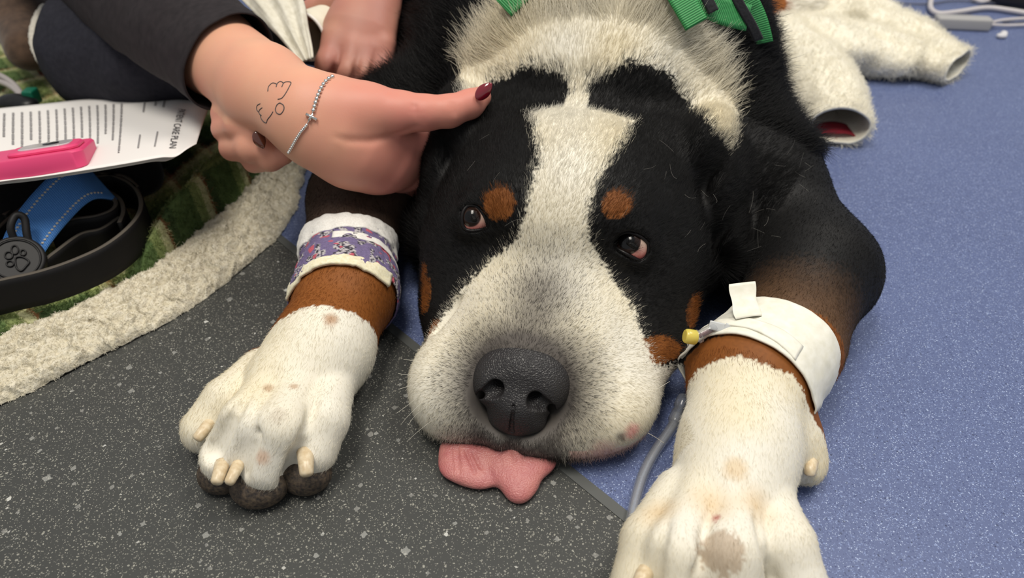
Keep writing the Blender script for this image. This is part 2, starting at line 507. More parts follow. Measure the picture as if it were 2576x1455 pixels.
BLAZE2 = [(1062, 868), (1118, 790), (1160, 730), (1215, 672), (1265, 632), (1300, 600), (1325, 540), (1335, 470), (1356, 400), (1342, 330), (1326, 287), (1380, 268), (1430, 240)]
blaze = np.concatenate([facemap(np.array([hit(*q) for q in BLAZE])), [[14, 0], [12, -14], [-14, -14], [-15, 0]], facemap(np.array([hit(*q) for q in BLAZE2]))])
RUFF_IN = [(1195, 262), (1215, 232), (1240, 205), (1290, 180), (1350, 169), (1420, 189), (1438, 212), (1468, 212), (1535, 186), (1590, 154), (1640, 162), (1690, 197), (1735, 247), (1765, 292), (1795, 332), (1826, 376)]
RUFF_OUT = [(1842, 362), (1856, 322), (1858, 285), (1832, 202), (1792, 122), (1742, 60), (1700, 8)]
RUFF_OUT2 = [(1290, 5), (1240, 45), (1198, 95), (1165, 140), (1152, 200), (1165, 245)]
_h = lambda L_: hloc(np.array([hit(*q) for q in L_]))[:, :2]
ruffpoly = np.concatenate([_h(RUFF_IN), _h(RUFF_OUT), [[4.5, -40], [-4.5, -40]], _h(RUFF_OUT2)])
TAN = [(1257, 513, 1.15, 1.15), (1549, 517, 1.0, 1.0), (1072, 745, 0.5, 1.3), (1660, 880, 1.5, 0.9), (1742, 785, 0.5, 1.2), (1068, 690, 0.3, 0.8), (1095, 835, 0.6, 0.8)]
tans = [(facemap(hit(x, y)[None])[0], a, b) for x, y, a, b in TAN]
NOSE_C = hw(-0.5, 9.6, 5.4)
lax = PZ(880, 618, 0.043) - LW; lax /= np.linalg.norm(lax)
ls0, ls1 = (hit(850, 775) - LW) @ lax, (hit(880, 668) - LW) @ lax
rax = np.array([0.234, 0.466, 0.052]) - RW; rax /= np.linalg.norm(rax)
rx2 = np.cross(rax, [0, 0, 1])
rs0, rs1 = (hit(1885, 905) - RW) @ rax, (hit(1950, 860) - RW) @ rax
SPOTS = [(hit(x, y), 0, r, np.array(srgb(*c)), am) for x, y, r, c, am in ((833, 803, .007, (176, 134, 96), .8), (676, 977, .005, (170, 130, 90), .6), (740, 972, .004, (170, 130, 90), .6), (1802, 1304, .0035, (176, 86, 80), .9),
         (660, 1150, .007, (196, 138, 92), .5), (1850, 1180, .010, (214, 184, 136), .6), (700, 1045, .008, (190, 178, 160), .5), (490, 1160, .008, (206, 160, 118), .7), (1562, 1098, .005, (70, 60, 58), .7), (1590, 1085, .008, (230, 164, 158), .8), (1520, 1130, .012, (232, 184, 174), .5))]
WHITE, CREAM = np.array(srgb(236, 231, 217)), np.array(srgb(230, 218, 186))
BLACK, TANC = np.array(srgb(16, 15, 15)), np.array(srgb(148, 88, 38))
PINK, DKBR = np.array(srgb(222, 172, 160)), np.array(srgb(58, 42, 32))
def lr(a, b, t): return a + (b - a) * np.asarray(t)[:, None]
def zones(P):
    x, y, z = P.T
    ll = (x < -0.088) & (y < 0.62) & (z < 0.14)
    rl = (x > 0.108 + np.maximum(y - 0.36, 0) * 0.75) & (z < 0.15) & (y < 0.62)
    rl |= (y < 0.292) & (x > 0.045)
    return ll, rl
TOEPADS = [PZ(600, 1222, 0.004), PZ(545, 1190, 0.006), PZ(655, 1252, 0.004), PZ(775, 1222, 0.005), PZ(808, 1205, 0.006), PZ(520, 1105, 0.003)]
def pigment(P, rnd, soft=False):
    """coat colour at points P; rnd in 0..1 picks the hair on either side of a soft border"""
    n = len(P)
    L = hloc(P); u, v, w = L.T
    j = (rnd - 0.5)
    nz = NZ(P, 90) * 0.5 + NZ(P, 260) * 0.3
    C = np.tile(BLACK, (n, 1)) * (1 + 0.3 * nz[:, None])
    ll, rl = zones(P)
    head = (v > -16) & ~ll & ~rl & (np.abs(u) < 15)
    F2 = facemap(P)
    sd_ = polydist(F2, blaze) + 1.2 * j + 0.25 * nz
    white = head & (sd_ > 0) & (v > -15)
    for c, a, b in tans:
        e = np.hypot((F2[:, 0] - c[0]) / a, (F2[:, 1] - c[1]) / b)
        m = head & ~white & (e + 0.35 * j + 0.2 * nz < 1) & (v > -8)
        C[m] = lr(TANC * 0.9, TANC * 0.55, rnd[m])[:]
    # ruff round the neck
    sr_ = polydist(np.stack([u, v], 1), ruffpoly) + 1.1 * j + 0.35 * nz
    ruff = (sr_ > 0) & (w > 5) & (v < -9)
    white = (white & ~((v < -9.5) & (sr_ < 0) & (np.abs(u + 0.3) > 0.9))) | ruff
    rl &= ~ruff; ll &= ~ruff
    C[white] = lr(WHITE, CREAM, np.clip(0.35 + 0.5 * NZ(P[white], 25), 0, 1))
    # ticking round the nose and on the bridge
    dn = np.linalg.norm((P - NOSE_C) * np.array([1, 1, 1]), axis=1) * 100
    tick = np.zeros(n)
    wm = white & (v > 1)
    tick[wm] = np.clip(1.15 - (dn[wm] - 3.0) / 3.0, 0, 1)
    br = np.exp(-((u + 0.3) / 2.9) ** 2) * ss(0.0, 4.5, v) * (w > 4) * 0.85
    tick = np.maximum(tick, np.where(wm, br, 0))
    chin = wm & (w < 3.4) & (v > 8.4)
    tick[chin] = np.maximum(tick[chin], np.clip(1.7 - np.abs(u[chin] + 0.3) / 3.6, 0, 0.96))
    dark = wm & (rnd < tick)
    if soft:
        C[wm] = lr(C[wm], np.array(srgb(70, 64, 62)), tick[wm] * 0.95)
        dark &= False
    C[dark] = np.array(srgb(72, 67, 64))
    base = wm & ~dark
    pk = base & (w < 2.2) & (u > 3.2) & (v > 4)
    C[pk] = lr(C[pk], PINK, np.full(pk.sum(), 0.6))
    # forelegs
    if ll.any():
        q = P[ll]; s = (q - LW) @ lax + 0.006 * j[ll] + 0.003 * nz[ll] - 0.25 * np.maximum(q[:, 0] + 0.105, 0)
        c = np.tile(WHITE, (len(q), 1))
        c = lr(c, CREAM, np.clip(0.25 + 0.6 * NZ(q, 30), 0, 1))
        br_ = s > ls0
        c[br_] = lr(TANC, TANC * 0.5, np.clip(rnd[ll] * 0.6 + 8 * np.maximum(q[:, 0] + 0.125, 0), 0, 1))[br_]
        up_ = s > ls1 + 0.01
        c[up_] = np.array(srgb(70, 56, 47)) * (0.8 + 0.4 * rnd[ll][up_, None])
        up2 = s > ls1 + 0.135
        c[up2] = BLACK
        for tp in TOEPADS:
            pm = (np.linalg.norm(q - tp, axis=1) < 0.0155) & (q[:, 2] < 0.017)
            c[pm] = np.array(srgb(66, 56, 48))
        C[ll] = c
    if rl.any():
        q = P[rl]; s = (q - RW) @ rax + 0.008 * j[rl] + 0.003 * nz[rl] - 0.28 * np.clip((q - RW) @ rx2, -0.04, 0.03)
        c = np.tile(WHITE, (len(q), 1))
        c = lr(c, CREAM, np.clip(0.3 + 0.6 * NZ(q, 30), 0, 1))
        br_ = s > rs0
        c[br_] = lr(TANC, TANC * 0.5, rnd[rl])[br_]
        dkk = s + 0.006 * j[rl] > rs0 + 0.022
        dkk &= (q - RW) @ rx2 < -0.006
        c[dkk] = DKBR * 0.7
        up_ = s > rs1 + 0.035
        tt = np.clip((s - rs1 - 0.035) / 0.08, 0, 1)
        c[up_] = lr(np.array(srgb(96, 70, 48)), BLACK, np.clip(tt * 1.3 + 0.5 * j[rl], 0, 1))[up_]
        for cc, rr in ((hit(1812, 1392), 0.0115),):
            pm = np.linalg.norm(q - cc, axis=1) + 0.016 * j[rl] < rr
            c[pm] = lr(c[pm], np.array(srgb(168, 138, 106)), np.full(pm.sum(), 0.6))
        for cc, rr in ((hit(1660, 1290), 0.016), (hit(1790, 1270), 0.017), (hit(1900, 1270), 0.015)):
            k = np.clip(1 - np.linalg.norm(q - cc, axis=1) / rr, 0, 1)
            c = lr(c, np.array(srgb(214, 178, 120)), 0.6 * k)
        C[rl] = c
    for (cx_, cy_, rr, col_, am) in SPOTS:
        k = am * ss(1.0, 0.3, np.linalg.norm(P - cx_, axis=1) / rr + 0.5 * j)
        C = lr(C, col_, k)
    hp = (P[:, 1] > 0.98) & (P[:, 0] > 0.30)
    C[hp] = np.where(P[hp, 0][:, None] < 0.40, np.array(srgb(176, 112, 62)), WHITE)
    return np.clip(C, 0.002, 1)

dn_all = np.random.default_rng(1).random(len(DV))
tcoat = NT('dog_coat')
at = tcoat.add('ShaderNodeVertexColor', layer_name='pigment')
tcoat.link(at.outputs[0], tcoat.p.inputs['Base Color'])
tcoat.set(Roughness=0.6); tcoat.p.inputs['Specular IOR Level'].default_value = 0.25
dog = raw_mesh('dog', DV, DQ, tcoat.m)
vcol(dog, pigment(DV, 0.5 + 0.3 * (dn_all - 0.5), True))
tag(dog, 'big black, white and tan dog lying with its chin on the floor', 'dog')

# ------------------------------------------------------------------ fur
def sample_surface(V, Q, N, wgt, count, seed):
    rg = np.random.default_rng(seed)
    A = 0.5 * np.linalg.norm(np.cross(V[Q[:, 2]] - V[Q[:, 0]], V[Q[:, 3]] - V[Q[:, 1]]), axis=1)
    c = np.cumsum(A * wgt)
    f = np.searchsorted(c, rg.random(count) * c[-1])
    a, b = rg.random((2, count, 1))
    q = Q[f]
    bl = lambda X: (X[q[:, 0]] * (1 - a) + X[q[:, 1]] * a) * (1 - b) + (X[q[:, 3]] * (1 - a) + X[q[:, 2]] * a) * b
    n = bl(N)
    return bl(V), n / (np.linalg.norm(n, axis=1, keepdims=True) + 1e-9), A
def hair_object(name, roots, normals, dirs, length, lift, rad, cols, mat, parent, seed=1, npt=4, wob=0.12):
    rg = np.random.default_rng(seed)
    n = len(roots)
    T = dirs - normals * (dirs * normals).sum(1, keepdims=True)
    T /= np.linalg.norm(T, axis=1, keepdims=True) + 1e-9
    T = T + rg.normal(0, wob, (n, 3)); T /= np.linalg.norm(T, axis=1, keepdims=True)
    t = np.linspace(0, 1, npt)[None, :, None]
    curl = rg.normal(0, wob, (n, 1, 3)) * length[:, None, None]
    P = roots[:, None] - normals[:, None] * 0.0004 + length[:, None, None] * (T[:, None] * t + normals[:, None] * lift[:, None, None] * (t - 0.55 * t * t)) + curl * t * t
    P[:, :, 2] = np.maximum(P[:, :, 2], 0.0006)
    hc = bpy.data.hair_curves.new(name)
    hc.add_curves([npt] * n)
    hc.position_data.foreach_set('vector', P.astype(np.float32).ravel())
    ra = hc.attributes.get('radius') or hc.attributes.new('radius', 'FLOAT', 'POINT')
    R = (rad[:, None] * np.array([1, 1, 0.8, 0.25])[None]).astype(np.float32)
    ra.data.foreach_set('value', R.ravel())
    ca = hc.attributes.new('pigment', 'FLOAT_COLOR', 'CURVE')
    ca.data.foreach_set('color', np.concatenate([cols, np.ones((n, 1))], 1).astype(np.float32).ravel())
    hc.materials.append(mat)
    o = bpy.data.objects.new(name, hc)
    COL.objects.link(o)
    if parent is not None: o.parent = parent
    o['kind'] = 'stuff'
    return o
thair = NT('dog_hair')
ha = thair.add('ShaderNodeAttribute', attribute_name='pigment')
thair.link(ha.outputs['Color'], thair.p.inputs['Base Color'])
thair.set(Roughness=0.45); thair.p.inputs['Specular IOR Level'].default_value = 0.28
trn = thair.add('ShaderNodeBsdfTranslucent'); thair.link(ha.outputs['Color'], trn.inputs[0])
mxs = thair.add('ShaderNodeMixShader'); mxs.inputs[0].default_value = 0.34
thair.link(thair.p.outputs[0], mxs.inputs[1]); thair.link(trn.outputs[0], mxs.inputs[2]); thair.link(mxs.outputs[0], thair.out.inputs['Surface'])
M_HAIR = thair.m
FC = DV[DQ].mean(1); FN = DN[DQ].mean(1)
FL = hloc(FC); fu, fv, fw_ = FL.T
fll, frl = zones(FC)
fhead = (fv > -17) & ~fll & ~frl
dens = np.full(len(FC), 32.0)
dens[fhead] = 200
dens[fll | frl] = 155
dens[(fv <= -13) & (fv > -34) & ~fll & ~frl] = 95
dens[FC[:, 1] > 0.95] = 10
facing = ((CAMP - FC) * FN).sum(1) / np.linalg.norm(CAMP - FC, axis=1)
dens *= np.where(facing > -0.25, 1, 0.25)
dens[FC[:, 2] < 0.004] = 0
nosemask = (np.linalg.norm((FC - hw(-0.55, 10.3, 5.2)) / np.array([0.032, 0.03, 0.027]), axis=1) < 1)
dens[nosemask] = 0
for E0, rim, iris in EYES:
    dens[np.linalg.norm(FC - E0, axis=1) < 0.0135] = 0
for tp in TOEPADS:
    dens[np.linalg.norm(FC - tp, axis=1) < 0.0145] = 0
for (o_, ax_, s0_, s1_, m_) in ((LW, lax, ls1 + 0.004, (hit(885, 545) - LW) @ lax, fll), (RW, rax, rs1 - 0.014, rs1 + 0.036, frl)):
    q_ = (FC - o_) @ ax_
    dens[m_ & (q_ > s0_) & (q_ < s1_)] = 0        # under the wraps
HAIRS = 1.0
A_ = 0.5 * np.linalg.norm(np.cross(DV[DQ[:, 2]] - DV[DQ[:, 0]], DV[DQ[:, 3]] - DV[DQ[:, 1]]), axis=1)
total = int((A_ * 1e4 * dens).sum() * HAIRS)
R0, N0, _ = sample_surface(DV, DQ, DN, dens, total, 11)
L0 = hloc(R0); u0, v0, w0 = L0.T
l0, r0 = zones(R0)
hd = (v0 > -15) & ~l0 & ~r0
rg = np.random.default_rng(5)
rn = rg.random(total)
flow = R0 - hw(-0.5, 10.5, 6.5)
flow = flow / np.linalg.norm(flow, axis=1, keepdims=True)
low = hd & (w0 < 4.5) & (v0 > 2)
flow[low] += np.array([0, 0, -1.2]) * ss(4.5, 2, w0[low])[:, None]
flow[low] += HV * 0.5 * ss(6, 9, v0[low])[:, None]
flow[l0] = -lax + np.array([0, 0, -0.25])
flow[r0] = -rax + np.array([0, 0, -0.25])
rp = r0 & (R0[:, 1] < RW[1]); flow[rp] = np.array([-0.1, -1, -0.35])
lp = l0 & (R0[:, 1] < LW[1]); flow[lp] = np.array([-0.25, -1, -0.35])
bd = ~hd & ~l0 & ~r0
flow[bd] += np.array([0, 0, -0.5])
sw = np.stack([NZ(R0, 55), NZ(R0 + 3.1, 55), NZ(R0 + 7.7, 55)], 1)
flow += sw * np.where(bd, 0.45, 0.22)[:, None]
ln = np.full(total, 0.016)
ln[hd] = 0.0034 + 0.0036 * ss(6, -8, v0[hd])
ln[l0 | r0] = 0.0036
toes = (l0 & (R0[:, 1] < 0.335)) | (r0 & (R0[:, 1] < 0.26))
ln[toes] = 0.0032
ruf = (v0 <= -13) & (v0 > -34) & bd
ln[ruf] = 0.024
earh = hd & (np.abs(u0) > 11) & (w0 < 7)
ln[earh] = 0.022
ln[hd & (w0 < 1.8) & (v0 > 6)] = 0.0075
ln *= 0.65 + 0.7 * rg.random(total)
lift = np.where(ruf, 0.24, np.where(bd, 0.26, np.where(l0 | r0, 0.2, 0.3))) * (0.6 + 0.8 * rg.random(total))
dist = np.linalg.norm(R0 - CAMP, axis=1)
rad = 0.000056 * dist / 0.5 * (0.8 + 0.5 * rg.random(total))
rad[bd] *= 1.7
colr = pigment(R0, rn)
lum = 0.72 + 0.5 * rg.random((total, 1))
blk = colr.max(1) < 0.03
colr = np.clip(colr * np.where(blk[:, None], lum * 1.2, 0.85 + 0.25 * rg.random((total, 1))), 0, 0.92)
fur = hair_object('fur', R0, N0, flow, ln, lift, rad, colr, M_HAIR, dog, 2)

# ------------------------------------------------------------------ nose, eyes, tongue, claws, whiskers
def PV(px, py, v):                 # place on a plane across the head, v cm ahead of the eyes
    r = ray(px, py)
    return CAMP + r * (((HO + HV * v / 100 - CAMP) @ HV) / (r @ HV))
c0 = hw(-0.5, 9.6, 5.4)
NF = Field(*[np.arange(c0[d] - 0.046, c0[d] + 0.046, 0.0009) for d in range(3)])
def NE(c, r, k=0.8, rot=0, tilt=0, sub=False):
    a, b = math.radians(rot), math.radians(tilt)
    X = HR * math.cos(a) + HV * math.sin(a); Y = -HR * math.sin(a) + HV * math.cos(a)
    Zv = np.array([0, 0, 1.0])
    Y2 = Y * math.cos(b) + Zv * math.sin(b); Z2 = -Y * math.sin(b) + Zv * math.cos(b)
    NF.ell(c if isinstance(c, np.ndarray) else hw(*c), np.array(r) / 100, k / 100, np.stack([X, Y2, Z2]), sub)
NE((-0.55, 8.5, 5.6), (3.25, 2.2, 2.3), 0.8, tilt=30)
NE((-2.35, 9.3, 5.15), (1.35, 1.7, 1.55), 0.8, tilt=25)
NE((1.25, 8.9, 5.05), (1.35, 1.7, 1.55), 0.8, tilt=25)
NE((-0.55, 10.3, 4.5), (1.7, 1.55, 1.6), 0.7, tilt=30)
NE((-0.55, 10.6, 3.5), (1.9, 1.15, 1.1), 0.7, tilt=40)
nostrils = []
for (px, py, v), (qx, qy, qv), (ox, oy, ov) in (((1244, 980, 11.0), (1228, 990, 10.5), (1190, 1000, 10.3)), ((1348, 1012, 10.6), (1368, 1022, 10.1), (1406, 1034, 9.7))):
    mp = []
    for x, y in ((px, py), (qx, qy), ((qx + ox) / 2, (qy + oy) / 2), (ox, oy)):
        r = ray(x, y); t = 0.40
        for _ in range(90):
            d = float(NF.sample((CAMP + r * t)[None])[0])
            if d < 0.0004: break
            t += max(0.7 * d, 0.0003)
        mp.append(CAMP + r * t)
    inn = -HV * 0.9 + HR * (0.3 if px < 1290 else -0.3); inn = inn / np.linalg.norm(inn)
    nostrils.append((mp, inn))
for mp, inn in nostrils:
    NF.cone(mp[0] - inn * 0.002, mp[0] + inn * 0.016, 0.0052, 0.0036, 0.002, sub=True)
    NF.cone(mp[0] + inn * 0.001, mp[1] + inn * 0.001, 0.0054, 0.0046, 0.0015, sub=True)
    NF.chain([q + inn * 0.0005 for q in mp[1:]], [0.0044, 0.0026, 0.0010], 0.0015, sub=True)
mp = []
for x, y in ((1294, 1002), (1291, 1030), (1288, 1062), (1286, 1092)):
    r = ray(x, y); t = 0.40
    for _ in range(90):
        d = float(NF.sample((CAMP + r * t)[None])[0])
        if d < 0.0004: break
        t += max(0.7 * d, 0.0003)
    mp.append(CAMP + r * t)
NF.chain(mp, [0.0005, 0.0010, 0.0014, 0.0020], 0.0012, sub=True)
NV, NQ = NF.mesh(2)
tn = NT('nose_leather')
nco = tn.add('ShaderNodeTexCoord').outputs['Object']
nv = tn.add('ShaderNodeTexVoronoi', i_Scale=620.0, feature='DISTANCE_TO_EDGE'); tn.link(nco, nv.inputs['Vector'])
nr = tn.ramp(nv.outputs['Distance'], [(0.0, (0, 0, 0)), (0.25, (1, 1, 1))])
tn.bump(nr.outputs[0], 0.45, 0.0006)
tn.set(Base_Color=(*srgb(40, 38, 39), 1), Roughness=0.42); tn.p.inputs['Specular IOR Level'].default_value = 0.5
nose = raw_mesh('nose', NV, NQ, tn.m, dog)
nose['label'] = 'matt black leathery nose'

def rot_to(d):
    return Vector(d).to_track_quat('Z', 'Y').to_matrix()
M_RIM = plain('eyelid_rim', srgb(18, 14, 14), 0.4, 0.3)
teye = NT('eyeball')
tea = teye.add('ShaderNodeVertexColor', layer_name='pigment')
teye.link(tea.outputs[0], teye.p.inputs['Base Color'])
teye.set(Roughness=0.15, Coat_Weight=0.5, Coat_Roughness=0.02); teye.p.inputs['Specular IOR Level'].default_value = 0.2
def tube(name, pts, rad, mat, parent=None, closed=False, sides=10, caps=True):
    P = np.asarray(pts, float); n = len(P)
    rad = np.full(n, rad) if np.isscalar(rad) else np.asarray(rad)
    T = (np.roll(P, -1, 0) - np.roll(P, 1, 0)) if closed else np.gradient(P, axis=0)
    T /= np.linalg.norm(T, axis=1, keepdims=True) + 1e-12
    nrm = np.cross(T[0], [0.31, 0.2, 0.93]); nrm /= np.linalg.norm(nrm)
    V = []
    ang = np.linspace(0, 2 * math.pi, sides, endpoint=False)
    for i in range(n):
        nrm = nrm - T[i] * (nrm @ T[i]); nrm /= np.linalg.norm(nrm)
        b = np.cross(T[i], nrm)
        V.append(P[i] + rad[i] * (np.cos(ang)[:, None] * nrm + np.sin(ang)[:, None] * b))
    V = np.concatenate(V)
    Fc = []
    for i in range(n if closed else n - 1):
        k = (i + 1) % n
        for s in range(sides):
            q = (s + 1) % sides
            Fc.append([i * sides + s, i * sides + q, k * sides + q, k * sides + s])
    if not closed and caps:
        Fc.append(list(range(sides))[::-1]); Fc.append(list(range((n - 1) * sides, n * sides)))
    return raw_mesh(name, V, Fc, mat, parent)
def spline(pts, n, closed=False):  # Catmull-Rom through points
    P = np.asarray(pts, float); m = len(P)
    out = []
    segs = m if closed else m - 1
    for i in range(segs):
        if closed: p0, p1, p2, p3 = P[(i - 1) % m], P[i], P[(i + 1) % m], P[(i + 2) % m]
        else: p0, p1, p2, p3 = P[max(i - 1, 0)], P[i], P[i + 1], P[min(i + 2, m - 1)]
        for t in np.linspace(0, 1, n, endpoint=False):
            out.append(0.5 * ((2 * p1) + (-p0 + p2) * t + (2 * p0 - 5 * p1 + 4 * p2 - p3) * t * t + (-p0 + 3 * p1 - 3 * p2 + p3) * t ** 3))
    if not closed: out.append(P[-1])
    return np.array(out)
def on_sphere(px, py, c, r):
    d = ray(px, py); d /= np.linalg.norm(d)
    t = (c - CAMP) @ d; q = CAMP + d * t
    m2 = r * r - ((q - c) ** 2).sum()
    return q - d * math.sqrt(max(m2, 0))
ER = 0.0136
for E0, rim, iris in EYES:
    nu, nvv = 72, 48
    V = [(math.sin(math.pi * j / nvv) * math.cos(2 * math.pi * i / nu), math.sin(math.pi * j / nvv) * math.sin(2 * math.pi * i / nu), math.cos(math.pi * j / nvv)) for j in range(nvv + 1) for i in range(nu)]
    Fc = np.array([[j * nu + i, (j + 1) * nu + i, (j + 1) * nu + (i + 1) % nu, j * nu + (i + 1) % nu] for j in range(nvv) for i in range(nu)])
    g = on_sphere(iris[0], iris[1], E0, ER) - E0; g /= np.linalg.norm(g)
    V = np.array(V) @ np.array(rot_to(g)).T
    ang = np.degrees(np.arccos(np.clip(V @ g, -1, 1)))
    ia = math.degrees(math.asin(iris[2] / ER))
    low_ = ss(0.1, -0.8, V @ UP)
    colE = lr(np.tile(np.array(srgb(206, 178, 160)), (len(V), 1)), np.array(srgb(206, 110, 104)), low_)
    ir = ang < ia
    colE[ir] = np.array(srgb(38, 24, 18))
    colE[ang < ia * 0.62] = np.array(srgb(8, 7, 8))
    colE[(ang >= ia) & (ang < ia + 4)] = np.array(srgb(60, 40, 36))
    bul = 1 + 0.06 * np.clip(1 - (ang / (ia * 1.1)) ** 2, 0, 1)
    eye = raw_mesh('eye', V * ER * bul[:, None] + E0, Fc, teye.m, dog)
    vcol(eye, colE)
    eye['label'] = 'dark brown eye with pink inner lid showing'
    rp_ = np.array([on_sphere(x, y, E0, ER * 1.05) for x, y in spline(rim, 5, True)])
    tube('eyelid', rp_, 0.0014, M_RIM, eye, closed=True, sides=8)

# tongue lying on the floor
t0_ = PZ(1240, 1180, 0)
TF = Field(np.arange(t0_[0] - 0.06, t0_[0] + 0.06, 0.001), np.arange(t0_[1] - 0.05, t0_[1] + 0.05, 0.001), np.arange(-0.006, 0.03, 0.001))
def TE(px, py, z, r, rot=0, k=0.006, sub=False):
    a = math.radians(rot)
    TF.ell(PZ(px, py, z), r, k, np.array([[math.cos(a), math.sin(a), 0], [-math.sin(a), math.cos(a), 0], [0, 0, 1]]), sub)
TE(1165, 1165, 0.005, (0.0165, 0.0155, 0.0062), 10)
TE(1205, 1190, 0.005, (0.0150, 0.0125, 0.0058), -10)
TE(1180, 1130, 0.006, (0.0200, 0.0160, 0.0070), 0)
TE(1290, 1140, 0.008, (0.0230, 0.0190, 0.0080), 0, 0.004)
TE(1300, 1185, 0.0065, (0.0175, 0.0150, 0.0072), 0, 0.006)
TE(1308, 1222, 0.005, (0.0110, 0.0110, 0.0055), 40, 0.007)
TE(1303, 1243, 0.0035, (0.0055, 0.0060, 0.0034), 45, 0.006)
TE(1352, 1165, 0.006, (0.0130, 0.0105, 0.0055), 20, 0.006)
TF.chain([PZ(1212, 1120, 0.016), PZ(1222, 1170, 0.0145), PZ(1240, 1215, 0.011), PZ(1252, 1240, 0.006)], [0.0008, 0.0018, 0.0022, 0.0016], 0.0025, sub=True)
for a_, b_, c_ in (((1135, 1130), (1138, 1185), 0), ((1150, 1130), (1155, 1190), 0), ((1172, 1135), (1195, 1190), 0), ((1190, 1140), (1210, 1180), 0), ((1255, 1140), (1268, 1215), 1), ((1292, 1135), (1302, 1230), 1), ((1318, 1150), (1316, 1215), 1)):
    z0 = 0.0128 if not c_ else 0.0162
    TF.cone(PZ(*a_, z0), PZ(*b_, z0 - 0.002), 0.0007, 0.0005, 0.0022, sub=True)
TF.floor(0.0004)
TV, TQ = TF.mesh(1)
tt_ = NT('wet_tongue')
tco = tt_.add('ShaderNodeTexCoord').outputs['Object']
tnz = tt_.add('ShaderNodeTexNoise', i_Scale=90.0, i_Detail=4.0); tt_.link(tco, tnz.inputs['Vector'])
tt_.link(tt_.ramp(tnz.outputs[0], [(0.3, srgb(180, 104, 104)), (0.7, srgb(200, 132, 125))]).outputs[0], tt_.p.inputs['Base Color'])
tv2 = tt_.add('ShaderNodeTexNoise', i_Scale=900.0, i_Detail=3.0); tt_.link(tco, tv2.inputs['Vector'])
tt_.bump(tv2.outputs[0], 0.5, 0.0012)
tt_.set(Roughness=0.3, Subsurface_Weight=0.15, Subsurface_Radius=(0.004, 0.0015, 0.001), Subsurface_Scale=1.0)
tongue = raw_mesh('tongue', TV, TQ, tt_.m, dog)
tongue['label'] = 'wet pink tongue folded on the floor'

# claws
M_CLAW = NT('claw_horn')
ccl = M_CLAW.add('ShaderNodeTexCoord').outputs['Object']
cn = M_CLAW.add('ShaderNodeTexNoise', i_Scale=300.0); M_CLAW.link(ccl, cn.inputs['Vector'])
M_CLAW.link(M_CLAW.ramp(cn.outputs[0], [(0.35, srgb(206, 184, 148)), (0.7, srgb(226, 210, 180))]).outputs[0], M_CLAW.p.inputs['Base Color'])
M_CLAW.set(Roughness=0.35); M_CLAW = M_CLAW.m
for a_, b_, r_, rise in (((528, 1066), (492, 1108), .0044, .004), ((560, 1168), (543, 1220), .0048, .007), ((602, 1165), (574, 1220), .0042, .007), ((768, 1140), (772, 1200), .0056, .006),
                        ((2040, 1165), (2036, 1197), .0046, .001), ((1625, 1440), (1602, 1482), .0052, .003)):
    pa, pb = hit(*a_), hit(*b_)
    va = CAMP - pa; va /= np.linalg.norm(va)
    da = np.linalg.norm(pa - CAMP)
    rb_ = ray(*b_); rb_ /= np.linalg.norm(rb_)
    pb = CAMP + rb_ * (da - rise)
    if pb[2] < 0.005: pb = PZ(*b_, 0.005)
    pts = spline([pa - va * 0.003, pa * 0.5 + pb * 0.5 + va * 0.0012, pb], 6)
    m_ = len(pts)
    tube('claw', pts, r_ * np.concatenate([np.linspace(1.0, 0.78, m_ - 2), [0.66, 0.4]]), M_CLAW, dog, sides=12)

# whiskers and loose white hairs
rw = np.random.default_rng(9)
wr, wt = [], []
for px, py, dx, dy in ((1062, 940, -60, 0), (1058, 965, -55, 15), (1060, 990, -62, 50), (1066, 1010, -58, 60), (1072, 1030, -45, 40), (1085, 1060, -60, 50), (1060, 915, -45, -10), (1645, 985, 40, -25), (1630, 1090, 40, 25)):
    wr.append(hit(px, py)); wt.append(PD(px + dx, py + dy, np.linalg.norm(hit(px, py) - CAMP) * 0.985))
def strays(name, a, b, rad, col, parent, label):
    a, b = np.array(a), np.array(b); n = len(a)
    t = np.linspace(0, 1, 6)[None, :, None]
    bow = rw.normal(0, 0.12, (n, 1, 3)) * np.linalg.norm(b - a, axis=1)[:, None, None]
    P = a[:, None] * (1 - t) + b[:, None] * t + bow * (t * (1 - t) * 2)
    hc = bpy.data.hair_curves.new(name); hc.add_curves([6] * n)
    hc.position_data.foreach_set('vector', P.astype(np.float32).ravel())
    ra = hc.attributes.get('radius') or hc.attributes.new('radius', 'FLOAT', 'POINT')
    ra.data.foreach_set('value', np.full(n * 6, rad, np.float32))
    ca = hc.attributes.new('pigment', 'FLOAT_COLOR', 'CURVE')
    ca.data.foreach_set('color', np.tile(np.array([*col, 1], np.float32), n))
    hc.materials.append(M_HAIR)
    o = bpy.data.objects.new(name, hc); COL.objects.link(o); o.parent = parent; o['kind'] = 'stuff'; o['label'] = label
strays('whiskers', wr, wt, 0.00013, srgb(226, 222, 208), dog, 'white whiskers beside the mouth')
sr, st = [], []
for i in range(34):
    px, py = (rw.uniform(1660, 2120), rw.uniform(380, 640)) if i < 26 else (rw.uniform(1080, 1800), rw.uniform(330, 640))
    p = hit(px, py)
    if hloc(p[None])[0, 1] > 2: continue
    d = rw.normal(0, 1, 3); d /= np.linalg.norm(d)
    toward = CAMP - p; toward /= np.linalg.norm(toward)
    sr.append(p + toward * 0.004); st.append(p + toward * 0.006 + d * rw.uniform(0.006, 0.018))
strays('loose_hairs', sr, st, 0.00005, srgb(170, 166, 158), dog, 'stray white hairs on the black coat')

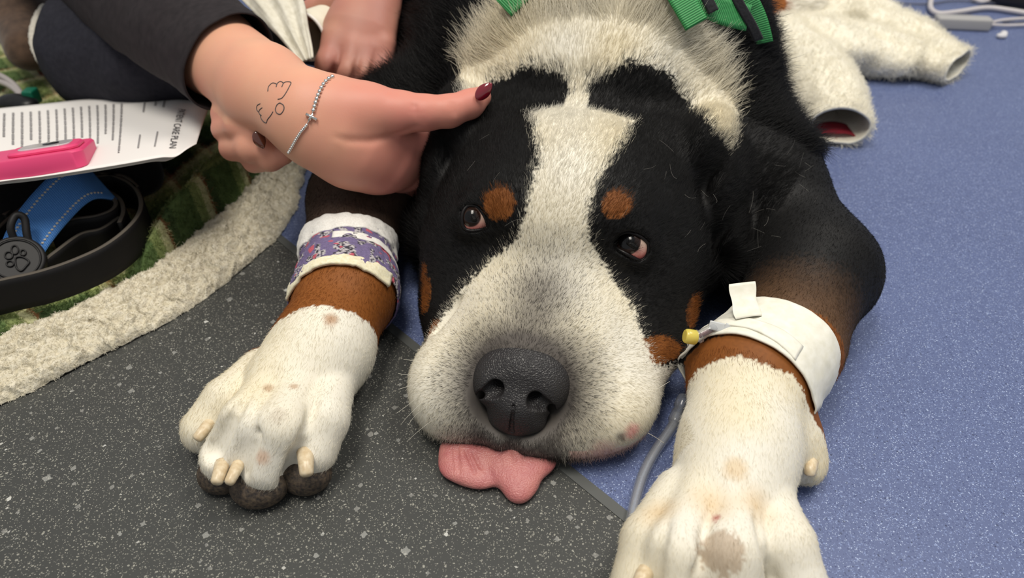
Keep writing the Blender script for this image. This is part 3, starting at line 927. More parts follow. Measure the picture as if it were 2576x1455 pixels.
# toe pads in front of the bandaged paw
M_PAD = NT('toe_pad')
pc_ = M_PAD.add('ShaderNodeTexCoord').outputs['Object']
pv_ = M_PAD.add('ShaderNodeTexNoise', i_Scale=420.0, i_Detail=4.0); M_PAD.link(pc_, pv_.inputs['Vector'])
M_PAD.link(M_PAD.ramp(pv_.outputs[0], [(0.35, srgb(46, 40, 37)), (0.7, srgb(96, 82, 66))]).outputs[0], M_PAD.p.inputs['Base Color'])
M_PAD.bump(pv_.outputs[0], 0.5, 0.001); M_PAD.set(Roughness=0.65); M_PAD = M_PAD.m
def blob(name, ells, h, mat, parent=None, k=0.004, smooth=2, floor=None, sub=()):
    cs = np.array([e[0] for e in ells]); rs = np.array([max(e[1]) for e in ells])
    lo, hi = (cs - rs[:, None]).min(0) - 0.006, (cs + rs[:, None]).max(0) + 0.006
    f = Field(*[np.arange(lo[d], hi[d] + h, h) for d in range(3)])
    for e in ells: f.ell(e[0], e[1], k, e[2] if len(e) > 2 else None)
    for e in sub: f.ell(e[0], e[1], k * 0.5, e[2] if len(e) > 2 else None, True)
    if floor is not None: f.floor(floor)
    V, Q = f.mesh(smooth)
    return raw_mesh(name, V, Q, mat, parent)
for px, py, z, r in ((524, 1103, .009, (.011, .011, .009)), (560, 1190, .011, (.016, .013, .012)), (652, 1222, .012, (.0185, .014, .012)), (770, 1192, .012, (.0165, .013, .0125))):
    blob('toe_pad', [(PZ(px, py, z), r), (PZ(px, py + 6, z * 0.7), (r[0] * 0.9, r[1], r[2] * 0.8))], 0.0012, M_PAD, dog, floor=0.0006)

# ------------------------------------------------------------------ wraps on the forelegs
def wrap_grid(a, b, s0, s1, ns, nt, off, jag=0.0, seed=1, lump=0.0006):
    """points on the leg round the axis a-b; s0, s1 may depend on the angle"""
    ax = (b - a) / np.linalg.norm(b - a)
    e1 = np.cross(ax, [0, 0, 1.0]); e1 /= np.linalg.norm(e1); e2 = np.cross(e1, ax)
    if e2[2] < 0: e2 = -e2
    th = np.linspace(0, 2 * math.pi, nt, endpoint=False)
    P = np.zeros((ns, nt, 3))
    for j, t in enumerate(th):
        d = e1 * math.cos(t) + e2 * math.sin(t)
        A, B = (f(t) if callable(f) else f for f in (s0, s1))
        for i in range(ns):
            s = A + (B - A) * i / (ns - 1)
            c = a + ax * s
            o = c + d * 0.05
            hp = BVH.ray_cast(Vector(o), Vector(-d), 0.05)[0]
            P[i, j] = c + d * (0.034 if hp is None else np.linalg.norm(np.array(hp) - c))
    # even the radius out, then lift off the coat
    ax_pos = (P - a) @ ax
    R = np.linalg.norm(P - a - ax_pos[..., None] * ax, axis=2)
    R = np.minimum(R, np.median(R) * 1.12)
    for _ in range(6): R = (R + np.roll(R, 1, 1) + np.roll(R, -1, 1)) / 3
    D = (P - a - ax_pos[..., None] * ax); D /= np.linalg.norm(D, axis=2, keepdims=True)
    nzv = NZ(P.reshape(-1, 3) + seed, 120).reshape(R.shape) * lump + NZ(P.reshape(-1, 3) + seed, 380).reshape(R.shape) * lump * 0.5
    P = a + ax_pos[..., None] * ax + D * (R + off + nzv)[..., None]
    P[..., 2] = np.maximum(P[..., 2], 0.001)
    return P, D
def sheet(name, P, D, th, mat, parent=None, cols=None, closed=True):
    ns, nt = P.shape[:2]
    V = np.concatenate([P.reshape(-1, 3), (P - D * th).reshape(-1, 3)])
    n = ns * nt; Fc = []
    lim = nt if closed else nt - 1
    for i in range(ns - 1):
        for j in range(lim):
            k = (j + 1) % nt
            q = [i * nt + j, i * nt + k, (i + 1) * nt + k, (i + 1) * nt + j]
            Fc.append(q); Fc.append([n + x for x in q[::-1]])
    for i, fl in ((0, 0), (ns - 1, 1)):
        for j in range(lim):
            k = (j + 1) % nt
            q = [i * nt + j, i * nt + k, n + i * nt + k, n + i * nt + j]
            Fc.append(q if fl else q[::-1])
    if not closed:
        for j, fl in ((0, 1), (nt - 1, 0)):
            for i in range(ns - 1):
                q = [i * nt + j, (i + 1) * nt + j, n + (i + 1) * nt + j, n + i * nt + j]
                Fc.append(q if fl else q[::-1])
    o = raw_mesh(name, V, np.array(Fc), mat, parent)
    if cols is not None: vcol(o, np.concatenate([cols, cols]))
    return o
def vc_material(name, rough=0.8, bump_scale=None, bump=0.4, dist=0.001, wave=None):
    t = NT(name)
    a = t.add('ShaderNodeVertexColor', layer_name='pigment'); t.link(a.outputs[0], t.p.inputs['Base Color'])
    t.set(Roughness=rough); t.p.inputs['Specular IOR Level'].default_value = 0.25
    if bump_scale:
        co = t.add('ShaderNodeTexCoord').outputs['Object']
        n = t.add('ShaderNodeTexNoise', i_Scale=bump_scale, i_Detail=3.0); t.link(co, n.inputs['Vector'])
        t.bump(n.outputs[0], bump, dist)
    return t.m
def cloth(name, c1, c2, scale=300.0, rough=0.85, bump=0.4, dist=0.0008, sheen=0.2):
    t = NT(name)
    co = t.add('ShaderNodeTexCoord').outputs['Object']
    n = t.add('ShaderNodeTexNoise', i_Scale=scale, i_Detail=4.0); t.link(co, n.inputs['Vector'])
    t.link(t.ramp(n.outputs[0], [(0.3, c1), (0.7, c2)]).outputs[0], t.p.inputs['Base Color'])
    t.bump(n.outputs[0], bump, dist); t.set(Roughness=rough, Sheen_Weight=sheen)
    t.p.inputs['Specular IOR Level'].default_value = 0.2
    return t.m
LB = PZ(878, 618, 0.043)
sA, sB = (hit(872, 664) - LW) @ lax, (hit(885, 548) - LW) @ lax
P_, D_ = wrap_grid(LW, LB, lambda t: sA + 0.0018 * math.sin(3 * t), lambda t: sB - 0.003 + 0.002 * math.sin(2 * t + 1), 90, 220, 0.0028, seed=4, lump=0.0010)
ns, nt = P_.shape[:2]
ti = np.linspace(0, 1, ns)[:, None] * np.ones((1, nt)); tj = np.ones((ns, 1)) * np.linspace(0, 360, nt, endpoint=False)[None]
flat = P_.reshape(-1, 3)
n1 = NZ(flat, 1000).reshape(ns, nt); n2 = NZ(flat + 5, 190).reshape(ns, nt); n3 = NZ(flat + 9, 210).reshape(ns, nt)
rr_ = np.random.default_rng(3).random((ns, nt))
purple, lace, ink, red = (np.array(srgb(*c)) for c in ((116, 104, 140), (198, 192, 194), (62, 60, 68), (188, 92, 106)))
cb = np.tile(purple, (ns, nt, 1)) * (0.85 + 0.3 * rr_[..., None])
lc = n2 > 0.12
cb[lc & (n1 > 0)] = lace * 0.9; cb[lc & (n1 <= -0.05)] = ink
cb[(n3 > 0.60)] = red
bandage = sheet('bandage', P_, D_, 0.0012, vc_material('knitted_wrap', 0.9, 900.0, 0.6), None, cb.reshape(-1, 3))
tag(bandage, 'purple patterned wrap with white stripes round the foreleg on grey floor', 'bandage')
M_GAUZE = cloth('white_gauze', srgb(226, 222, 214), srgb(246, 244, 238), 900.0)
M_PADW = cloth('cream_padding', srgb(226, 216, 178), srgb(242, 236, 210), 500.0)
w1, d1 = wrap_grid(LW, LB, lambda t: sB - 0.012 + 0.003 * math.cos(2 * t), lambda t: sB + 0.004 + 0.0035 * math.sin(3 * t + 0.6), 16, 110, 0.0036, seed=8, lump=0.0016)
sheet('white_gauze_edge', w1, d1, 0.0015, M_GAUZE, bandage)
w2, d2 = wrap_grid(LW, LB, lambda t: sA - 0.004 - 0.002 * math.sin(2 * t + 0.5), lambda t: sA + 0.006, 10, 110, 0.0036, seed=2, lump=0.0016)
sheet('padding_roll', w2[:, 8:52], d2[:, 8:52], 0.0022, M_PADW, bandage, closed=False)
w3, d3 = wrap_grid(LW, LB, sA + (sB - sA) * 0.50, sA + (sB - sA) * 0.66, 8, 120, 0.0036, seed=3, lump=0.0009)
sheet('white_stripe', w3[:, :34], d3[:, :34], 0.0008, M_GAUZE, bandage, closed=False)

# catheter tape on the other foreleg
EL = np.array([0.234, 0.466, 0.052])
tA, tB = (hit(1912, 872) - RW) @ rax, (hit(1962, 760) - RW) @ rax
M_TAPE = cloth('white_cloth_tape', srgb(232, 228, 210), srgb(246, 243, 230), 160.0, 0.6, 0.15, 0.0006, 0.1)
t1, e1_ = wrap_grid(RW, EL, lambda t: tA + 0.002 * math.sin(t), lambda t: tB - 0.002 * math.cos(t), 30, 130, 0.0030, seed=6, lump=0.0004)
tape = empty('taped_catheter', RW)
tape.location = (0, 0, 0)
tag(tape, 'white tape band with a yellow-capped catheter on the foreleg over the blue floor', 'catheter')
sheet('tape_band', t1, e1_, 0.0012, M_TAPE, tape)
t2, e2_ = wrap_grid(RW, EL, lambda t: tA - 0.002 + 0.010 * ss(-1, 1, math.sin(t - 0.9)), lambda t: tA + 0.012 + 0.006 * math.sin(t), 10, 130, 0.0040, seed=7, lump=0.0004)
sheet('tape_end', t2[:, 20:110], e2_[:, 20:110], 0.0009, M_TAPE, tape, closed=False)
def frame_from(a, b, hint):
    z = (b - a) / np.linalg.norm(b - a)
    x = hint - z * (hint @ z); x /= np.linalg.norm(x)
    return x, np.cross(z, x), z
dT = np.linalg.norm(hit(1885, 790) - CAMP)
def PR(px, py, d):
    r = ray(px, py); return CAMP + r / np.linalg.norm(r) * d
ta, tb = PR(1884, 800, dT - 0.012), PR(1862, 712, dT - 0.004)
xx, yy, zz = frame_from(ta, tb, RT)
prof = []
for t in np.linspace(0, 2 * math.pi, 40, endpoint=False):
    prof.append((0.0088 * math.cos(t), 0.0026 * math.sin(t) * (1 + 0.75 * math.cos(t)) / 1.2))
G = np.array([[ta + zz * s * np.linalg.norm(tb - ta) + xx * (p[0] * (1 + 0.06 * math.sin(9 * s)) + 0.0015 * s) + yy * (p[1] * (1 - 0.75 * s) + 0.0028 * math.sin(3.0 * s)) for p in prof] for s in np.linspace(0, 1, 14)])
Gd = G - G.mean(1, keepdims=True); Gd /= np.linalg.norm(Gd, axis=2, keepdims=True)
sheet('tape_tab', G, Gd, 0.0006, M_TAPE, tape)
_c = NT('clear_plastic')
_tr = _c.add('ShaderNodeBsdfTransparent'); _tr.inputs[0].default_value = (0.985, 0.99, 0.995, 1)
_gl = _c.add('ShaderNodeBsdfGlossy'); _gl.inputs['Roughness'].default_value = 0.06
_lw = _c.add('ShaderNodeLayerWeight'); _lw.inputs[0].default_value = 0.28
_mx = _c.add('ShaderNodeMixShader')
_c.link(_lw.outputs['Facing'], _mx.inputs[0]); _c.link(_tr.outputs[0], _mx.inputs[1]); _c.link(_gl.outputs[0], _mx.inputs[2]); _df = _c.add('ShaderNodeBsdfDiffuse'); _df.inputs[0].default_value = (0.85, 0.88, 0.92, 1)
_m2 = _c.add('ShaderNodeMixShader'); _m2.inputs[0].default_value = 0.10
_c.link(_mx.outputs[0], _m2.inputs[1]); _c.link(_df.outputs[0], _m2.inputs[2]); _c.link(_m2.outputs[0], _c.out.inputs['Surface'])
M_CLEAR = _c.m
M_YEL = plain('yellow_cap', srgb(222, 196, 92), 0.25, 0.5, Subsurface_Weight=0.2)
M_FROST = NT('frosted_wing').set(Base_Color=(*srgb(226, 228, 228), 1), Roughness=0.4, Transmission_Weight=0.25).m
def lathe(name, a, b, prof, mat, parent=None, n=28, smooth=True):
    """prof: (along 0..1, radius) from a to b"""
    x, y, z = frame_from(a, b, np.array([0.3, 0.9, 0.4]))
    L = np.linalg.norm(b - a); V = []; Fc = []
    for t, r in prof:
        for q in range(n):
            an = 2 * math.pi * q / n
            V.append(a + z * (t * L) + x * (r * math.cos(an)) + y * (r * math.sin(an)))
    for i in range(len(prof) - 1):
        for q in range(n):
            k = (q + 1) % n
            Fc.append([i * n + q, i * n + k, (i + 1) * n + k, (i + 1) * n + q])
    Fc.append(list(range(n))[::-1]); Fc.append([(len(prof) - 1) * n + q for q in range(n)])
    o = raw_mesh(name, V, Fc, mat, parent)
    m = o.modifiers.new('edge', 'EDGE_SPLIT'); m.split_angle = math.radians(50)
    return o
dC = np.linalg.norm(hit(1800, 850) - CAMP)
capA, capB = PR(1722, 845, dC - 0.004), PR(1752, 850, dC - 0.001)
lathe('yellow_cap', capA, capB, [(0, 0.0001), (0, 0.0040), (0.12, 0.0048), (0.3, 0.0050), (0.9, 0.0050), (1, 0.0044)], M_YEL, tape)
hubB = PR(1800, 822, dC + 0.001)
lathe('catheter_hub', capB, hubB, [(0, 0.0046), (0.2, 0.0046), (0.25, 0.0036), (0.75, 0.0032), (0.8, 0.0040), (1, 0.0040)], M_CLEAR, tape)
lathe('catheter_core', PR(1758, 847, dC), PR(1796, 826, dC + 0.001), [(0, 0.0014), (0.5, 0.0018), (1, 0.0014)], plain('dark_red_core', srgb(96, 44, 44), 0.3), tape, 12)
def boxmesh(name, c, ax, half, mat, parent=None, bevel=0.0, seg=3):
    bm = bmesh.new(); bmesh.ops.create_cube(bm, size=2)
    for v in bm.verts:
        v.co = Vector(np.asarray(c) + ax[0] * (v.co.x * half[0]) + ax[1] * (v.co.y * half[1]) + ax[2] * (v.co.z * half[2]))
    bmesh.ops.recalc_face_normals(bm, faces=bm.faces)
    if bevel: bmesh.ops.bevel(bm, geom=bm.edges[:], offset=bevel, segments=seg, affect='EDGES', profile=0.6)
    me = bpy.data.meshes.new(name); bm.to_mesh(me); bm.free()
    me.polygons.foreach_set('use_smooth', np.ones(len(me.polygons), bool))
    me.materials.append(mat)
    o = bpy.data.objects.new(name, me); COL.objects.link(o)
    if parent is not None: o.parent = parent
    return o
for (ax_, ay_), (bx_, by_) in (((1784, 817), (1822, 826)), ((1822, 822), (1852, 838))):
    wa, wb = PR(ax_, ay_, dC - 0.001), PR(bx_, by_, dC - 0.001)
    x, y, z = frame_from(wa, wb, UP)
    boxmesh('catheter_wing', (wa + wb) / 2, (x, y, z), (0.0030, 0.0014, np.linalg.norm(wb - wa) / 2), M_FROST, tape, 0.0008)

# drip line on the floor
tubeP = spline([PZ(1704, 1045, 0.007), PZ(1690, 1075, 0.0065), PZ(1652, 1130, 0.005), PZ(1622, 1185, 0.0045), PZ(1602, 1245, 0.0045), PZ(1588, 1310, 0.0045), PZ(1577, 1380, 0.0045), PZ(1562, 1470, 0.0045), PZ(1540, 1560, 0.0045)], 8)
drip = empty('drip_line')
tag(drip, 'clear plastic drip line with connector running beside the front paw', 'tube')
tT = np.gradient(tubeP, axis=0); tT /= np.linalg.norm(tT, axis=1, keepdims=True)
tS = np.cross(tT, [0, 0, 1.0]); tS /= np.linalg.norm(tS, axis=1, keepdims=True); tU = np.cross(tS, tT)
an_ = np.linspace(0, 2 * math.pi, 20, endpoint=False)
tD = tS[:, None] * np.cos(an_)[None, :, None] + tU[:, None] * np.sin(an_)[None, :, None]
sheet('clear_tube', tubeP[:, None] + tD * 0.0036, tD, 0.0011, M_CLEAR, drip)
lathe('connector', PZ(1696, 1066, 0.0075), PZ(1722, 1005, 0.008), [(0, 0.0040), (0.1, 0.0052), (0.45, 0.0052), (0.5, 0.0044), (0.62, 0.0044), (0.66, 0.0056), (1, 0.0056)], M_CLEAR, drip)
lathe('connector_core', PZ(1700, 1056, 0.0075), PZ(1720, 1008, 0.008), [(0, 0.0020), (1, 0.0024)], plain('grey_core', srgb(96, 104, 122), 0.3), drip, 12)

# ------------------------------------------------------------------ green webbing harness
M_WEB = NT('green_webbing')
wc_ = M_WEB.add('ShaderNodeTexCoord').outputs['UV']
ww = M_WEB.add('ShaderNodeTexWave', i_Scale=9.0, i_Distortion=0.6, bands_direction='X'); M_WEB.link(wc_, ww.inputs['Vector'])
M_WEB.link(M_WEB.ramp(ww.outputs[0], [(0.1, srgb(28, 104, 52)), (0.7, srgb(62, 158, 84))]).outputs[0], M_WEB.p.inputs['Base Color'])
M_WEB.bump(ww.outputs[0], 0.5, 0.0006); M_WEB.set(Roughness=0.55); M_WEB = M_WEB.m
M_BSTRAP = cloth('black_webbing', srgb(22, 22, 25), srgb(40, 40, 44), 500.0, 0.7)
def ribbon(name, path, side, th, mat, parent=None, nw=7, up=None):
    """flat strap: centre path, half-width vectors"""
    P = np.asarray(path); S = np.asarray(side)
    n = len(P); T = np.gradient(P, axis=0)
    N = np.cross(T, S); N /= np.linalg.norm(N, axis=1, keepdims=True) + 1e-12
    if up is not None:
        fl = (N @ np.asarray(up)) < 0
        N[fl] *= -1
    G = np.stack([P + S * w for w in np.linspace(-1, 1, nw)], 1)
    Gd = np.repeat(N[:, None], nw, 1)
    o = sheet(name, G + Gd * th / 2, Gd, th, mat, parent, closed=False)
    uv = o.data.uv_layers.new(name='UVMap')
    d = np.concatenate([[0], np.cumsum(np.linalg.norm(np.diff(P, axis=0), axis=1))])
    U = np.stack([np.repeat(d[:, None], nw, 1) * 20, np.repeat(np.linspace(0, 1, nw)[None], n, 0)], -1).reshape(-1, 2)
    U = np.concatenate([U, U])
    li = np.empty(len(o.data.loops), np.int32); o.data.loops.foreach_get('vertex_index', li)
    uv.data.foreach_set('uv', U[li].astype(np.float32).ravel())
    return o
harness = empty('harness')
tag(harness, 'green webbing harness with black straps behind the white ruff', 'harness')
def on_body(px, py, lift):
    p = hit(px, py); v = CAMP - p
    return p + v / np.linalg.norm(v) * lift
def strap(name, pts, wpx, mat, lift=0.014, n=6, wd=(1, 0)):
    c = spline([np.array(q, float) for q in pts], n)
    P = np.array([on_body(x, y, lift) for x, y in c])
    for i in range(1, len(P)):
        if np.linalg.norm(P[i] - P[i - 1]) > 0.03: P[i] = P[i - 1] * 2 - P[i - 2] if i > 1 else P[i - 1]
    for _ in range(3): P[1:-1] = (P[:-2] + P[1:-1] * 2 + P[2:]) / 4
    t = np.gradient(c, axis=0); t /= np.linalg.norm(t, axis=1, keepdims=True)
    w = np.stack([-t[:, 1], t[:, 0]], 1)
    S = np.array([(RT * a - UP * b) * wpx / FPX * np.linalg.norm(p - CAMP) for (a, b), p in zip(w, P)])
    return ribbon(name, P, S, 0.0025, mat, harness, up=(CAMP - P.mean(0)))
strap('green_strap', [(1690, -60), (1705, -20), (1728, 20), (1752, 62)], 28, M_WEB, 0.020)
strap('green_strap', [(1745, -8), (1775, 8), (1815, 28), (1858, 40), (1882, 46)], 30, M_WEB, 0.016)
strap('green_strap', [(1862, -40), (1884, 0), (1902, 36), (1914, 72), (1922, 108)], 20, M_WEB, 0.014)
strap('black_strap', [(1760, -40), (1780, 0), (1795, 30)], 12, M_BSTRAP, 0.020)
strap('black_strap', [(1838, -30), (1862, 15), (1890, 62), (1908, 100)], 11, M_BSTRAP, 0.020)
strap('green_strap', [(1330, -40), (1296, -5), (1268, 22)], 26, M_WEB, 0.016)

# ------------------------------------------------------------------ people: the stroking arm, the fist, the second helper's hand
tsk = NT('skin')
sco = tsk.add('ShaderNodeTexCoord').outputs['Object']
sn1 = tsk.add('ShaderNodeTexNoise', i_Scale=28.0, i_Detail=3.0); tsk.link(sco, sn1.inputs['Vector'])
sva = tsk.add('ShaderNodeVertexColor', layer_name='pigment')
tsk.link(tsk.mix(tsk.ramp(sn1.outputs[0], [(0.35, (0, 0, 0)), (0.7, (0.35,) * 3)]).outputs[0], sva.outputs[0], srgb(214, 148, 128)), tsk.p.inputs['Base Color'])
sn2 = tsk.add('ShaderNodeTexNoise', i_Scale=700.0, i_Detail=2.0); tsk.link(sco, sn2.inputs['Vector'])
tsk.bump(sn2.outputs[0], 0.08, 0.0006)
tsk.set(Roughness=0.48, Subsurface_Weight=0.25, Subsurface_Radius=(0.008, 0.003, 0.002), Subsurface_Scale=1.0)
tsk.p.inputs['Specular IOR Level'].default_value = 0.35
M_SKIN = tsk.m
class Px:                          # field filled by (px, py, depth) points
    def __init__(s, lo, hi, h): s.f = Field(*[np.arange(lo[d], hi[d], h) for d in range(3)])
    def chain(s, pts, rs, k=0.008, sub=False, squash=None): s.f.chain([PD(*p) for p in pts], rs, k, sub, squash)
    def ell(s, p, r, k=0.01, axes=None, sub=False): s.f.ell(PD(*p), r, k, axes, sub)
def view_axes(dx, dy):             # across / along / toward camera for something lying along a picture direction
    a = RT * dx - UP * dy; a /= np.linalg.norm(a)
    return a
A1 = Px((-0.46, 0.42, 0.02), (0.01, 0.98, 0.30), 0.002)
fsq = (FW / np.linalg.norm(FW), 0.78)
A1.chain([(250, -90, .84), (540, 130, .665), (665, 222, .606), (775, 288, .574)], [.048, .0375, .0345, .0315], 0.012, squash=fsq)
A1.chain([(775, 288, .574), (850, 318, .578), (905, 352, .588)], [.0315, .034, .034], 0.014, squash=(FW, 0.72))
A1.chain([(850, 272, .572), (930, 280, .574), (1010, 283, .572)], [.020, .0195, .0155], 0.010)
A1.chain([(1010, 283, .572), (1070, 284, .571), (1130, 280, .572), (1182, 262, .577), (1210, 244, .582)], [.0155, .0130, .0118, .0105, .0082], 0.006)
A1.chain([(800, 348, .584), (880, 388, .592), (940, 415, .602)], [.0225, .0235, .022], 0.014)
A1.chain([(905, 348, .588), (970, 385, .606), (1020, 412, .628)], [.031, .028, .024], 0.014, squash=(FW, 0.7))
A1.chain([(985, 352, .596), (1060, 350, .606), (1120, 335, .622), (1150, 330, .64)], [.019, .0118, .0105, .009], 0.006)
A1.chain([(1000, 395, .612), (1070, 415, .64), (1110, 430, .66)], [.014, .011, .009], 0.008)
A1.chain([(980, 430, .62), (1040, 470, .655), (1080, 490, .68)], [.013, .010, .008], 0.008)
# creases of the palm and thumb
for g in ([(1050, 318, 0), (990, 342, 0), (930, 356, 0), (875, 354, 0), (845, 345, 0)], [(1138, 262, 0), (1143, 286, 0)], [(1040, 262, 0), (1046, 292, 0)]):
    mp = []
    for x, y, d in g:
        r = ray(x, y); t = 0.42
        for _ in range(80):
            v_ = float(A1.f.sample((CAMP + r * t)[None])[0])
            if v_ < 0.0004: break
            t += max(0.7 * v_, 0.0004)
        mp.append(CAMP + r * t)
    A1.f.groove(mp, [-0.0015] + [0.0004] * (len(mp) - 2) + [-0.0015], 0.006)
# the other hand, closed, with its forearm running back under the sleeve
A1.chain([(430, 40, .92), (600, 235, .72), (625, 312, .650)], [.034, .027, .025], 0.012)
A1.chain([(625, 312, .645), (660, 345, .632)], [.025, .024], 0.012)
A1.chain([(562, 288, .634), (592, 278, .618), (630, 302, .612)], [.0105, .0105, .009], 0.004)
A1.chain([(566, 325, .632), (602, 316, .612), (646, 338, .604)], [.0115, .0115, .0092], 0.004)
A1.chain([(585, 372, .632), (630, 372, .610), (668, 378, .608)], [.0115, .0115, .0095], 0.004)
A1.chain([(640, 405, .632), (680, 398, .615), (712, 388, .612)], [.0105, .0105, .009], 0.004)
AV, AQ = A1.f.mesh(2)
person = empty('person')
tag(person, 'person in dark jacket kneeling by the blanket, stroking the dog\'s cheek', 'person')
arm = raw_mesh('arms', AV, AQ, M_SKIN, person)
skinA, skinP = np.array(srgb(226, 170, 140)), np.array(srgb(212, 136, 122))
pinkness = ss(700, 1050, np.array([1288 + FPX * ((p - CAMP) @ RT) / ((p - CAMP) @ FW) for p in AV]))
zA = np.clip(pinkness + 0.25 * NZ(AV, 40), 0, 1)
fist = (AV[:, 0] < -0.185) & (AV[:, 2] < 0.135) & (np.linalg.norm(AV - PD(640, 345, .625), axis=1) < 0.06)
zA[fist] = np.clip(0.55 + 0.35 * NZ(AV[fist], 50), 0, 1)
vcol(arm, lr(np.tile(skinA, (len(AV), 1)), skinP, zA))
ABVH = BVHTree.FromPolygons(AV.tolist(), AQ.tolist())
def ahit(px, py, lift=0.0):
    r = ray(px, py); r = r / np.linalg.norm(r)
    h = ABVH.ray_cast(Vector(CAMP), Vector(r))
    p = np.array(h[0]) if h[0] is not None else CAMP + r * 0.62
    return p - r * lift
def nail(name, base, tip, wpx, mat, parent, rise, surf):
    a, b = surf(*base, 0.0022), surf(*base, 0.0)
    rt_ = ray(*tip); b = CAMP + rt_ / np.linalg.norm(rt_) * (np.linalg.norm(b - CAMP) - rise)
    z = b - a; L = np.linalg.norm(z); z /= L
    v = CAMP - a; v /= np.linalg.norm(v)
    x = np.cross(v, z); x /= np.linalg.norm(x); y = np.cross(z, x)
    W_ = wpx / FPX * np.linalg.norm(a - CAMP) / 2
    nu_, nv_ = 28, 20
    V = []
    for j in range(nv_ + 1):
        t = math.pi * j / nv_
        zc, rr = -math.cos(t), math.sin(t)
        tp = 1.0 - 0.42 * max(0.0, zc) ** 1.4
        for i in range(nu_):
            a2 = 2 * math.pi * i / nu_
            cx, cy = rr * math.cos(a2) * tp, rr * math.sin(a2)
            V.append((a + b) / 2 + z * (zc * L / 2) + x * (cx * W_ * 1.1) + y * (cy * 0.0014 - 0.0016 * cx * cx + 0.0006 * (1 - zc * zc)))
    Fc = [[j * nu_ + i, j * nu_ + (i + 1) % nu_, (j + 1) * nu_ + (i + 1) % nu_, (j + 1) * nu_ + i] for j in range(nv_) for i in range(nu_)]
    return raw_mesh(name, V, Fc, mat, parent)
M_NAIL = plain('dark_red_varnish', srgb(122, 14, 34), 0.12, 0.6, Coat_Weight=1.0)
nl = nail('fingernail', (1198, 250), (1237, 209), 30, M_NAIL, person, 0.002, ahit); nl['label'] = 'pointed dark red thumbnail'
nl = nail('fingernail', (642, 330), (663, 374), 27, plain('brown_varnish', srgb(92, 42, 22), 0.15, 0.6, Coat_Weight=1.0), person, 0.002, ahit); nl['label'] = 'brown varnished fingernail of the closed hand'
# inked wings and ring on the wrist
M_INK = plain('tattoo_ink', srgb(92, 84, 82), 0.6, 0.2)
TATTOO = [[(674, 230), (676, 218), (686, 209), (697, 212)], [(695, 219), (698, 210), (706, 205), (713, 209)], [(709, 219), (714, 209), (722, 206), (732, 208), (727, 220), (718, 236), (709, 247), (699, 250)],
          [(704, 259), (713, 265), (714, 276), (706, 287), (697, 285), (693, 276), (697, 264), (704, 259)],
          [(655, 261), (647, 266), (646, 276), (652, 283)], [(660, 271), (653, 277), (652, 285), (658, 291)], [(655, 289), (657, 298), (663, 306), (670, 309), (673, 301), (681, 291), (687, 281)]]
for pl in TATTOO:
    c = spline([np.array(q, float) for q in pl], 6)
    tube('tattoo', [ahit(x, y, 0.00005) for x, y in c], 0.00042, M_INK, person, sides=6)

# bracelet
M_SILVER = NT('polished_silver').set(Base_Color=(0.86, 0.84, 0.80, 1), Metallic=1.0, Roughness=0.18).m
brace = empty('bracelet')
tag(brace, 'silver bead bracelet with a small cross on the tattooed wrist', 'bracelet')
bme = bpy.data.meshes.new('bead')
bmb = bmesh.new(); bmesh.ops.create_icosphere(bmb, subdivisions=2, radius=1.0); bmb.to_mesh(bme); bmb.free()
bme.polygons.foreach_set('use_smooth', np.ones(len(bme.polygons), bool)); bme.materials.append(M_SILVER)
bp = spline([np.array(q, float) for q in [(836, 193), (822, 202), (810, 218), (800, 240), (792, 264), (786, 286)]], 30)
bl_ = np.concatenate([[0], np.cumsum(np.linalg.norm(np.diff(bp, axis=0), axis=1))])
for d in np.arange(0, bl_[-1], 10.0):
    x, y = np.interp(d, bl_, bp[:, 0]), np.interp(d, bl_, bp[:, 1])
    o = bpy.data.objects.new('bead', bme); COL.objects.link(o); o.parent = brace
    o.location = ahit(x, y, 0.0014); o.scale = (0.0017,) * 3
lowp = spline([np.array(q, float) for q in [(776, 306), (769, 318), (757, 332), (744, 352), (734, 370), (724, 387)]], 20)
ll_ = np.concatenate([[0], np.cumsum(np.linalg.norm(np.diff(lowp, axis=0), axis=1))])
for d in np.arange(10, ll_[-1], 5.2):
    x, y = np.interp(d, ll_, lowp[:, 0]), np.interp(d, ll_, lowp[:, 1])
    o = bpy.data.objects.new('bead', bme); COL.objects.link(o); o.parent = brace
    o.location = ahit(x, y, 0.0012); o.scale = (0.0013,) * 3
tube('cord', [ahit(x, y, 0.0010) for x, y in np.concatenate([bp[::6], lowp[::6]])], 0.0004, M_SILVER, brace, sides=6)
ca_, cb2 = ahit(770, 287, 0.0016), ahit(797, 301, 0.0016)
tube('cross', [ca_, (ca_ + cb2) / 2, cb2], 0.0013, M_SILVER, brace, sides=8)
tube('cross', [ahit(787, 286, 0.0017), ahit(782, 295, 0.0018), ahit(777, 304, 0.0017)], 0.0012, M_SILVER, brace, sides=8)

